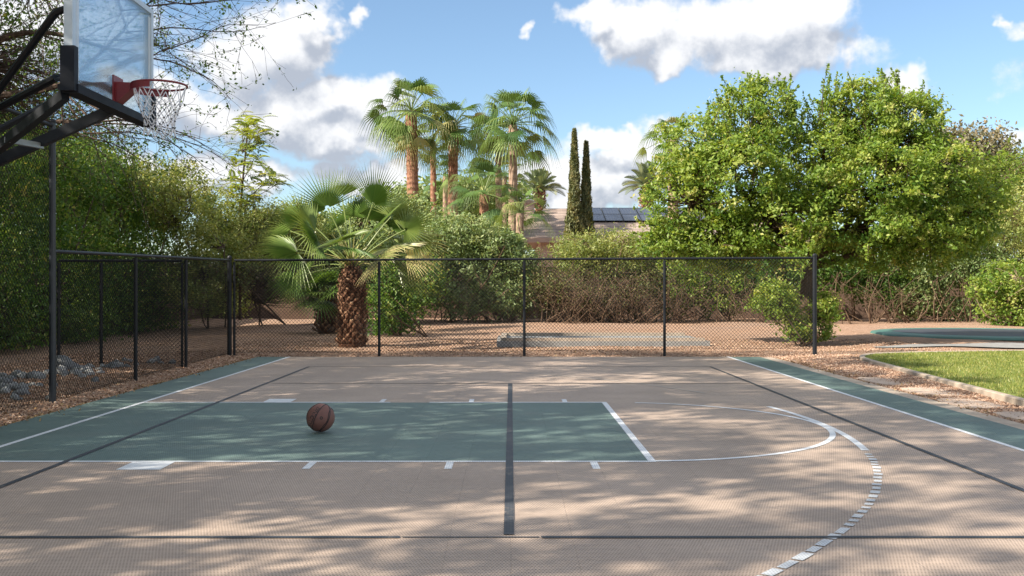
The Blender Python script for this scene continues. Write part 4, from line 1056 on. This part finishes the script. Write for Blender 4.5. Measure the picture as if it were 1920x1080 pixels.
# ---- palms
def fan(B, S, rng, base, d, pet, Rr, nseg, spread=2.2, droop=.25, sag=.15, split=.45, tone=.5, pleat=2, tipd=.0, face=False, tipc=.15):
    d = nrm(d); s = np.linspace(0, 1, 6)
    pp = base + d * (s * pet)[:, None] + np.array([0, 0, -1]) * (sag * pet * s ** 2)[:, None]
    S.tube(pp, np.linspace(.016, .010, 6) * (Rr / .9 + .2), 5, a=.7)
    H = pp[-1]; T = nrm(pp[-1] - pp[-2]); side = np.cross(T, [0, 0, 1.0])
    if np.linalg.norm(side) < .15: side = np.array([1.0, 0, 0])
    side = nrm(side); N = np.cross(side, T); roll = rng.normal(0, .35)
    if face:
        N = np.array([rng.normal(0, .25), -.75, .62 + rng.normal(0, .15)]); N = nrm(N - T * (N @ T)); side = nrm(np.cross(T, N)); roll = 0
    side, N = side * math.cos(roll) + N * math.sin(roll), N * math.cos(roll) - side * math.sin(roll)
    ed = np.linspace(-spread, spread, nseg + 1)
    fr = np.array([.06, .25, split, .68, .86, 1.0]); tl = np.clip(tone + rng.normal(0, .08), 0, 1)
    for i in range(nseg):
        am = (ed[i] + ed[i+1]) / 2; Ls = Rr * (.72 + .28 * math.cos(am * .7)) * rng.uniform(.93, 1.05)
        rows = []
        for q, f in enumerate(fr):
            r = f * Ls; full = (ed[1] - ed[0]) / 2
            if f <= split: hw = full
            else: hw = full * split / f * (1 - (f - split) / (1 - split)) ** 1.1 * .9
            dz_ = droop * Rr * f ** 2.2 + tipd * Rr * max(0, f - .55) ** 1.5
            for k_, off in ((-1, -hw), (0, 0), (1, hw)):
                if pleat == 1 and k_ == 0: continue
                aa_ = am + off; dirv = math.cos(aa_) * T + math.sin(aa_) * side
                lift = ((0.060 if pleat == 2 else .035) * r * (1 if k_ == 0 else -1) * (1 if f <= split else hw / full)) + .12 * r * (1 - math.cos(aa_)) * .8
                rows.append(H + dirv * r + N * lift - np.array([0, 0, dz_]))
        w = 3 if pleat == 2 else 2; V = np.array(rows); F = []
        for q in range(len(fr) - 1):
            for k_ in range(w - 1): F.append([q*w+k_, q*w+k_+1, (q+1)*w+k_+1, (q+1)*w+k_])
        av = np.repeat(np.clip(tl + (.48 if face else tipc) * np.maximum(0, fr - .55) + rng.normal(0, .03), 0, 1), w)
        B.add(V, F, av)
def boots(B, rng, base, H, rad, rows, per, size, lean=(0, 0), stick=.05, tones=(.2, .9)):
    for j in range(rows):
        f = (j + .5) / rows; z = H * f; r = rad(f)
        for i in range(per):
            a = 2 * math.pi * (i + .5 * (j % 2)) / per + rng.normal(0, .06); rd = np.array([math.cos(a), math.sin(a), 0]); tg = np.array([-math.sin(a), math.cos(a), 0])
            c = base + np.array([lean[0] * f, lean[1] * f, z]) + rd * r; w = math.pi * r / per * rng.uniform(.8, 1.15); h = size * rng.uniform(.8, 1.3); o_ = stick * rng.uniform(.6, 1.6)
            sh = tg * rng.normal(0, w * .35)
            V = [c - tg * w - rd * .01, c + tg * w - rd * .01, c + tg * w * .45 + rd * o_ + [0, 0, h * .75] + sh, c - tg * w * .45 + rd * o_ + [0, 0, h * .75] + sh, c + rd * o_ * 1.3 + [0, 0, h * .4],
                 c + tg * w * .4 + rd * (o_ - .02) + [0, 0, h * .80] + sh, c - tg * w * .4 + rd * (o_ - .02) + [0, 0, h * .8] + sh]
            tn = np.array([0, 0, 1, 1, .55, .9, .9]) * (tones[1] - tones[0]) * rng.uniform(.4, 1.1) + tones[0]
            B.add(V, [[0,4,3,3],[1,2,4,4],[0,1,4,4],[3,4,2,2],[3,2,5,6]], tn)
            B.F[-1] = B.F[-1]
def fixquads(B): pass

def young_palm():
    rng = np.random.default_rng(71); Y = 21.3; b = at(660, 0, Y); b[2] = .02
    t = thing('palm_tree', b, 'young fan palm with shaggy thick trunk just behind the back fence', 'palm tree')
    B = MB(); H = 1.72; rad = lambda f: .285 - .02 * f - .15 * smooth01((f - .72) / .28) + .03 * smooth01((.12 - f) / .12)
    z = np.linspace(-.05, H, 20); B.tube(np.stack([np.full(20, b[0]), np.full(20, b[1]), z], 1), [float(rad(max(0, q / H))) - .02 for q in z], 20, a=.15)
    boots(B, rng, b, H, lambda f: float(rad(f)) - .015, 18, 13, .15, stick=.035, tones=(.0, 1.0))
    for q in range(1100):                                       # fibres
        a = rng.uniform(0, 6.28); f = rng.uniform(0.02, 1); r = float(rad(f)) + .01; p = b + [r * math.cos(a), r * math.sin(a), H * f]
        e = p + np.array([math.cos(a), math.sin(a), 0]) * rng.uniform(.02, .07) + [rng.normal(0, .03), rng.normal(0, .03), rng.normal(-.02, .08)]
        B.segs([p], [e], .004, .001, 3, a=[rng.uniform(.4, 1)])
    B.build('trunk', M['boots'], t)
    top = b + [0, 0, H - .06]
    # (px, py of blade hub, Y offset, blade radius, tone, droop)
    fr = [(700,368,-.2,1.12,.46,.0),(610,380,.1,1.12,.44,.02),(590,428,-1.2,1.15,.42,.12),(700,428,-1.1,1.12,.42,.1),(655,400,.9,1.1,.50,.05),(560,395,.4,1.0,.5,.05),(735,420,.5,1.05,.5,.12),
          (722,462,-1.0,1.05,.72,.22),(560,478,-.9,1.1,.45,.3),(765,425,-.3,1.0,.55,.22),(545,430,.9,.95,.5,.16),(640,445,-1.55,.95,.35,.18),(590,500,.6,.95,.45,.5),(740,500,.7,1.0,.7,.5),
          (680,470,1.4,1.0,.6,.35),(545,460,-.2,.95,.5,.35),(755,455,.9,1.0,.6,.4),(620,470,1.5,1.0,.5,.3),(690,395,.7,1.05,.5,.05),(775,455,-.2,.95,.8,.4),(560,520,-.4,.8,.4,.5),(640,350,.8,1.0,.5,.0),(600,445,-1.5,.8,.3,.1),(735,395,.2,.95,.6,.05),(755,480,.2,.9,.9,.4),(655,470,-1.7,.8,.4,.3),(705,480,-1.5,.85,.7,.3)]
    for (x, y, dy_, Rr, tone, dr) in fr:
        hub = at(x, y, Y + dy_); d = hub - top; ln = np.linalg.norm(d); B = MB(); S = MB()
        dd = d / ln + np.array([0, 0, .16]); 
        fan(B, B, rng, top + nrm(d) * .05 + rng.normal(size=3) * .03, dd, ln * 1.02, Rr * .86, 31, rng.uniform(1.25, 1.9), dr * .9, .17, .36, tone + .05, 2, face=True)
        B.build('frond', M['palm_green'], t)
    B = MB()
    for q in range(46):                                         # dry leaf stalks in the heart
        a = rng.uniform(0, 6.28); el_ = rng.uniform(.1, 1.3); d = np.array([math.cos(a) * math.cos(el_), math.sin(a) * math.cos(el_), math.sin(el_)]); ln = rng.uniform(.35, .85)
        P = [top + rng.normal(size=3) * .04, top + d * ln * .5 + [0, 0, .04], top + d * ln - [0, 0, .05]]; B.tube(P, [.016, .010, .006], 5)
    B.build('leaf_stalks', M['petiole'], t)
young_palm()
def small_palm():
    rng = np.random.default_rng(73); Y = 26.5; b = at(614, 0, Y); b[2] = .03
    t = thing('palm_tree', b, 'small low fan palm with short shaggy trunk left of the young palm', 'palm tree')
    B = MB(); H = .98; rad = lambda f: .27 - .12 * f
    z = np.linspace(-.05, H, 10); B.tube(np.stack([np.full(10, b[0]), np.full(10, b[1]), z], 1), [float(rad(max(0, q / H))) - .02 for q in z], 16, a=.15)
    boots(B, rng, b, H, lambda f: float(rad(f)), 10, 12, .17, stick=.08); B.build('trunk', M['boots'], t)
    B = MB(); top = b + [0, 0, H]
    for q in range(26):
        a = rng.uniform(0, 6.28); e = rng.uniform(-.1, 1.2); d = np.array([math.cos(a) * math.cos(e), math.sin(a) * math.cos(e), math.sin(e) + .1])
        fan(B, B, rng, top, d, rng.uniform(.5, .8), .8, 26, 2.0, rng.uniform(.15, .5), .2, .4, rng.uniform(.3, .6), 1)
    B.build('crown', M['palm_green'], t)
small_palm()

def tall_palm(px_top, py_top, px_base, Y, r, nfr, cr, label, seed, tm='trunk_red', lean=0, matf='palm_far', n=17, rough=True, skirt=0, group='tall fan palms beyond the hedge'):
    rng = np.random.default_rng(seed); top = at(px_top, py_top, Y); b = at(px_base, 0, Y); b[2] = 0
    t = thing('palm_tree', b, label, 'palm tree', group)
    B = MB(); P = spline([b - [0, 0, .1], b * .6 + top * .4 + [lean * .5, 0, 0], b * .25 + top * .75 + [lean * .3, 0, 0], top], 24)
    rr_ = r * np.linspace(1.25, .92, 24); rr_[-3:] *= 1.12; B.tube(P, rr_, 14, a=.4)
    if rough:
        for j in range(int(top[2] / .24)):
            f = (j + .5) / (top[2] / .24); c = P[min(23, int(f * 23))] * (1 - (f * 23 % 1)) + P[min(23, int(f * 23) + 1)] * (f * 23 % 1)
            for i in range(9):
                a = 2 * math.pi * (i + .5 * (j % 2)) / 9; rd = np.array([math.cos(a), math.sin(a), 0]); tg = np.array([-math.sin(a), math.cos(a), 0]); q = c + rd * r * .97; w = r * .30
                o_ = .06 * rng.uniform(.3, 1.3); B.add([q - tg * w, q + tg * w, q + rd * o_ + tg * w * .4 + [0, 0, .2], q + rd * o_ - tg * w * .4 + [0, 0, .2]], [[0, 1, 2, 3]], rng.uniform(.3, 1))
    B.build('trunk', M[tm], t)
    B = MB()
    for q in range(nfr):
        a = 2.4 * q + rng.normal(0, .2); f = (q + .5) / nfr; e = 1.35 - 1.95 * f ** .85 + rng.normal(0, .1)
        d = np.array([math.cos(a) * math.cos(e), math.sin(a) * math.cos(e), math.sin(e)])
        fan(B, B, rng, top + [0, 0, .1 * (1 - f)], d + [0, 0, .15], cr * rng.uniform(.48, .74), cr * rng.uniform(.42, .55), n, 1.5, .08 + .25 * f, .25, .42, np.clip(rng.normal(.45, .25), .0, .95), 1, tipd=1.9)
    for q in range(skirt):
        a = rng.uniform(0, 6.28); d = np.array([math.cos(a) * .5, math.sin(a) * .5, -.6]); fan(B, B, rng, top - [0, 0, .1 + .5 * rng.uniform()], d, cr * .3, cr * .5, 16, 1.2, .6, .2, .35, .9, 1, tipd=.5)
    B.build('crown', M[matf], t)
tall_palm(771, 212, 778, 50, .27, 38, 2.45, 'tallest fan palm, leftmost of the group, with thick rough trunk', 81, 'trunk_red', 0, skirt=4)
tall_palm(851, 240, 858, 52, .24, 32, 2.2, 'leaning fan palm with orange trunk in the middle of the tall group', 82, 'trunk_red', -.3)
tall_palm(812, 275, 814, 56, .16, 20, 1.9, 'slender fan palm with thin red trunk between the two left palms', 83, 'trunk_red', 0, rough=False)
tall_palm(962, 235, 962, 48, .20, 38, 2.3, 'tall smooth-trunked fan palm, rightmost of the group', 84, 'trunk_grey', 0, rough=False)
tall_palm(934, 268, 938, 54, .17, 28, 2.1, 'slim fan palm just left of the rightmost tall palm', 85, 'trunk_grey', 0, rough=False)
tall_palm(946, 330, 947, 60, .13, 18, 1.7, 'shorter distant fan palm seen between the two right tall palms', 86, 'trunk_grey', 0, rough=False)
tall_palm(908, 365, 905, 43, .2, 26, 2.0, 'low broad fan palm above the olive shrub left of the house', 87, 'trunk_red', 0, n=30, rough=False, group=None)
tall_palm(835, 330, 834, 62, .15, 20, 1.6, 'small fan palm low between the trunks of the tall group', 88, 'trunk_grey', 0, rough=False)
tall_palm(1262, 262, 1262, 42, .2, 22, 1.6, 'fan palm peeking out at the upper left of the big bright tree', 89, 'trunk_grey', 0, rough=False, skirt=5, group=None)
tall_palm(975, 400, 972, 41, .16, 16, 1.5, 'short fan palm drooping beside the house chimney', 90, 'trunk_grey', 0, n=26, rough=False, group=None)

def date_palm(px, py, Y, ln, label, seed, nf=34):
    rng = np.random.default_rng(seed); top = at(px, py, Y); b = top * [1, 1, 0]
    t = thing('date_palm', b, label, 'palm tree', 'distant date palms beyond the house')
    B = MB(); B.tube([b, top * [1, 1, .5], top - [0, 0, 1.2], top - [0, 0, .6], top], [.3, .28, .3, .42, .3], 12, a=.4)
    boots(B, rng, top - [0, 0, 1.5], 1.5, lambda f: .36, 8, 9, .25, stick=.12); B.build('trunk', M['trunk_red'], t)
    B = MB()
    for q in range(nf):
        a = 2.4 * q; f = (q + .5) / nf; e = 1.4 - 1.35 * f; d = nrm([math.cos(a) * math.cos(e), math.sin(a) * math.cos(e), math.sin(e)])
        l = ln * rng.uniform(.85, 1.05); s = np.linspace(0, 1, 26); C = top + d * (s * l)[:, None] - np.array([0, 0, 1]) * (.32 * l * s ** 2.2 * (math.cos(e) + .15))[:, None]
        B.tube(C, np.linspace(.05, .015, 26), 4, a=.6)
        side = nrm(np.cross(d, [0, 0, 1.0]) + 1e-6); tan = nrm(np.gradient(C, axis=0)); upv = np.cross(side, tan)
        for sgn in (1, -1):
            ax = nrm(side * sgn + tan * .9 + upv * .45); lf = (.62 * np.sin(np.pi * (s * .86 + .1)))[:, None]; A = C[3:]; T = (C + ax * lf)[3:]; Mx = (A + T) / 2; w = nrm(tan[3:]) * .045
            V = np.stack([A, Mx + w, T, Mx - w], 1).reshape(-1, 3); B.add(V, np.arange(len(V)).reshape(-1, 4), np.clip(rng.normal(.5, .2), 0, 1))
    B.build('crown', M['palm_date'], t)
date_palm(1011, 358, 72, 2.1, 'distant date palm behind the left end of the house roof', 91)
date_palm(1212, 352, 72, 2.2, 'distant date palm between the house roof and the big bright tree', 92)

# ---- cypresses
def cypress(px, ytop, ybase, Y, w, label, seed):
    rng = np.random.default_rng(seed); top = at(px, ytop, Y); zb = .3; b = top * [1, 1, 0]
    t = thing('cypress_tree', b, label, 'tree', 'slim cypresses in front of the house')
    n = 15000; f = rng.uniform(0, 1, n) ** .9; a = rng.uniform(0, 6.28, n)
    lump = 1 + .28 * np.sin(a * 3 + f * 26) * np.sin(f * 41 + a) + .1 * np.sin(f * 70)
    rad = w * np.minimum(1, (1 - f) * 1.6) ** .8 * (0.62 + .38 * (1 - f)) * lump * rng.uniform(.55, 1.05, n) + .04
    P = np.stack([b[0] + rad * np.cos(a), b[1] + rad * np.sin(a), zb + (top[2] - zb) * f], 1)
    ax = np.stack([np.cos(a) * .35, np.sin(a) * .35, np.ones(n)], 1)
    B = MB(); B.leaves(P, rng, .20, .30, out=np.stack([np.cos(a), np.sin(a), 0 * a], 1) * .8, axis=ax, a=np.clip(rng.normal(.5, .2, n) + .2 * np.sin(f * 33 + a * 2), 0, 1))
    B.build('foliage', M['leaf_cypress'], t)
    B = MB(); B.tube([b, top - [0, 0, .4]], [.12, .02], 8); B.build('trunk', M['bark'], t)
cypress(1077, 243, 430, 47, .47, 'taller left-hand slim cypress in front of the tiled roof', 95)
cypress(1099, 266, 430, 47.4, .42, 'shorter right-hand slim cypress in front of the tiled roof', 96)

# ---- trees further off
def far_tree(label, lobes, mat, seed, nclump, leaf, Y, px, cr=.35, per=30, aspect=.5, stem='bark', nstem=8):
    return shrub('tree', label, 'tree', lobes, mat, seed, nclump, per, cr, leaf, (at(px, 0, Y)[0], Y, 0), stem=stem, nstem=nstem, spread=.4, aspect=aspect, stem_r=.08)
far_tree('greyish brown-topped tree behind the right shoulder of the big bright tree', [L(1835, 290, 40, 62, 52, 1.4), L(1770, 290, 40, 50, 50, 1.3), L(1870, 330, 40, 40, 40, 1.2), L(1800, 350, 40, 90, 60, 1.4)], 'leaf_grey', 101, 520, .16, 40, 1830, .28, 34)
far_tree('soft green willowy tree at the right edge of the photo', [L(1920, 350, 38, 60, 60, 1.3), L(1890, 420, 38, 50, 50, 1.2), L(1975, 330, 38, 60, 70, 1.3)], 'leaf_bright', 102, 520, .12, 38, 1930, .3, 36, .3)
far_tree('green tree seen behind the trunks of the tall palms', [L(860, 390, 66, 130, 44, 2.5), L(770, 400, 66, 90, 40, 2.2), L(920, 380, 66, 70, 50, 2.)], 'leaf_olive', 103, 700, .3, 66, 850, .55, 30)
far_tree('rounded green tree between the young palm and the tallest palm', [L(710, 425, 44, 70, 40, 1.6), L(760, 410, 44, 50, 36, 1.4), L(640, 445, 44, 60, 32, 1.4)], 'leaf_olive', 104, 520, .18, 44, 710, .35, 32)
far_tree('grey-green shrubby tree behind the bushes left of the house', [L(560, 435, 42, 60, 38, 1.3), L(480, 440, 42, 50, 36, 1.2)], 'leaf_olive', 105, 380, .17, 42, 520, .32, 32)

# ---- half-bare tree over the backboard
def bare_tree():
    rng = np.random.default_rng(111)
    t = thing('tree', (-9.2, 14.6, 0), 'half-bare tree with drooping thin branches reaching over the backboard', 'tree')
    A, Bq, RA, RB, LP = [], [], [], [], []
    def grow(p, d, ln, r, depth):
        n = max(3, int(ln / .16)); st = ln / n; p = np.array(p, float); d = nrm(d)
        for i in range(n):
            f = i / n; d = nrm(d + rng.normal(size=3) * .13 + np.array([.015, 0, -.035 if depth > 0 else -.02])); q = p + d * st
            r0 = r * (1 - .8 * f); r1 = r * (1 - .8 * (i + 1) / n); A.append(p); Bq.append(q); RA.append(max(r0 * .62, .0019)); RB.append(max(r1 * .62, .0017))
            if depth < 3 and i > 0 and rng.uniform() < (.75, .62, .42)[depth]:
                dd = nrm(d + rng.normal(size=3) * .62); grow(q, dd, ln * rng.uniform(.32, .6) * (1 - .35 * f), r0 * .55, depth + 1)
            if depth >= 1 and rng.uniform() < .5: LP.append(q + rng.normal(size=3) * .02)
            p = q
    S = MB(); base = np.array([-9.2, 14.6, 0])
    fork = np.array([-8.4, 13.8, 2.6])
    limb(S, [base, base + [.2, -.2, 1.4], fork], .20, .14, 12)
    mains = [[at(-120, 60, 13.5), at(60, -40, 13.5), at(210, -30, 13)],
             [at(-60, 200, 13.2), at(110, 160, 13), at(230, 60, 12.5)],
             [at(-60, 260, 13.2), at(60, 230, 13), at(180, 230, 12.6)],
             [at(-60, 120, 13.6), at(60, 60, 13.4), at(200, 90, 13)]]
    for m_ in mains:
        P = spline([fork] + m_, 16); S.tube(P, np.linspace(.07, .018, 16), 7)
        for q in range(5, 16):
            d = nrm(P[min(q + 1, 15)] - P[q - 1]); 
            for _ in range(2): grow(P[q], d + rng.normal(size=3) * .6 + [.25, 0, .05], rng.uniform(.9, 1.9), .012, 1)
        grow(P[-1], nrm(P[-1] - P[-2]) + [0, 0, .1], 2.0, .022, 0)
    for (x0, y0, x1, y1, ln) in [(230,20,420,20,2.0),(240,60,460,70,2.0),(230,120,420,130,2.0),(180,235,330,275,1.9),(200,215,380,255,1.9),(120,240,260,330,1.5),(160,250,420,300,1.9),(260,-10,470,-20,1.6)]:
        p = at(x0, y0, 12.6); d = at(x1, y1, 12.7) - p; P = spline([mains[1][1] if y0 > 100 else mains[0][2], p], 6); S.tube(P, .013, 5); grow(p, d + [0, 0, .15], ln, .017, 0)
    S.segs(A, Bq, np.array(RA), np.array(RB), 4)
    S.build('trunk', M['twig'], t)
    LP = np.array(LP); B = MB(); B.leaves(np.repeat(LP, 2, 0) + rng.normal(size=(2 * len(LP), 3)) * .02, rng, .040, .55, a=np.clip(rng.normal(.5, .2, 2 * len(LP)), 0, 1))
    # leafy inner crown at the left
    P, K, tl, out = crown(rng, [L(20, 60, 14.5, 90, 80, 1.2), L(60, 200, 15, 80, 60, 1.), L(-60, 140, 14.5, 90, 160, 1.2), L(150, 250, 16, 90, 34, 1.0), L(100, 120, 15, 60, 60, 1.)], 420, 17, .20, shell=.3)
    B.leaves(P, rng, .06, .5, up=.3, a=tl); Kt = K; twigs(S2 := MB(), rng, [m[1] for m in mains] + [m[0] for m in mains], K, .9, .012, .003)
    B.build('crown', M['leaf_hedge'], t); S2.build('twigs', M['twig'], t)
    return len(A)
bare_tree()

# ---- tall leafy trees standing left of the camera: out of the picture, they throw the dappled shade
def shade_tree(base, lobes, seed, per, cr, leaf, label):
    rng = np.random.default_rng(seed); t = thing('tree', base, label, 'tree')
    def vis(Q, m=20):
        Yq = np.maximum(Q[:, 1], .1); u = 958 + Q[:, 0] * FPX / Yq; v = 540 - (Q[:, 2] - CAMH) * FPX / Yq
        return (Q[:, 1] > .5) & (u > -m) & (u < 1920 + m) & (v > -m)
    B = MB(); S = MB(); b = np.array(base, float); hubs = []; KK = []
    c0 = np.mean([l[0] for l in lobes], 0); fork = np.array([b[0], b[1], c0[2] * .45]); limb(S, [b - [0, 0, .1], b * .5 + fork * .5 + [.1, 0, 0], fork], .22, .15, 10)
    for c, r, nc in lobes:
        P, K, tl, out = crown(rng, [(c, r)], nc, per, cr, shell=.25, flat=.7)
        k = ~vis(P); B.leaves(P[k], rng, leaf, .6, up=.5, a=tl[k]); KK.append(K[~vis(K)])
        limb(S, [fork, (fork + c) / 2 + [0, 0, .3], c], .08, .02, 6); hubs += [np.array(c), (fork + c) / 2 + [0, 0, .3]]
    B.build('crown', M['leaf_hedge'], t)
    twigs(S, rng, hubs, np.concatenate(KK), .6, .018, .005); S.build('trunk', M['bark'], t)
rs = random.Random(12)
rows = [(0.5, 3.2, 5.6), (8.0, 10.4), (12.8, 15.2, 17.6)]
names = ['leafy shade tree standing behind the camera to its left', 'leafy shade tree standing level with the camera on its left', 'leafy shade tree beyond the left edge of the photo']
for q, ry_ in enumerate(rows):
    lobes = []
    for Ys in ry_:
        for Xs, z, nc in ((-3.2, 5.2, 28), (-.6, 6.5, 21), (2.0, 8.0, 18 if q else 15), (4.4, 9.4, 18 if q else 12)):
            zz = z + rs.uniform(-.3, .3); lobes.append(((Xs + rs.uniform(-.5, .5) - 1.338 * zz, Ys + rs.uniform(-.4, .4) - .639 * zz, zz), (1.9, 1.9, .9), nc))
    yb = np.mean([l[0][1] for l in lobes])
    shade_tree((-11.6, yb, 0), lobes, 121 + q, 104, .26, .16, names[q])
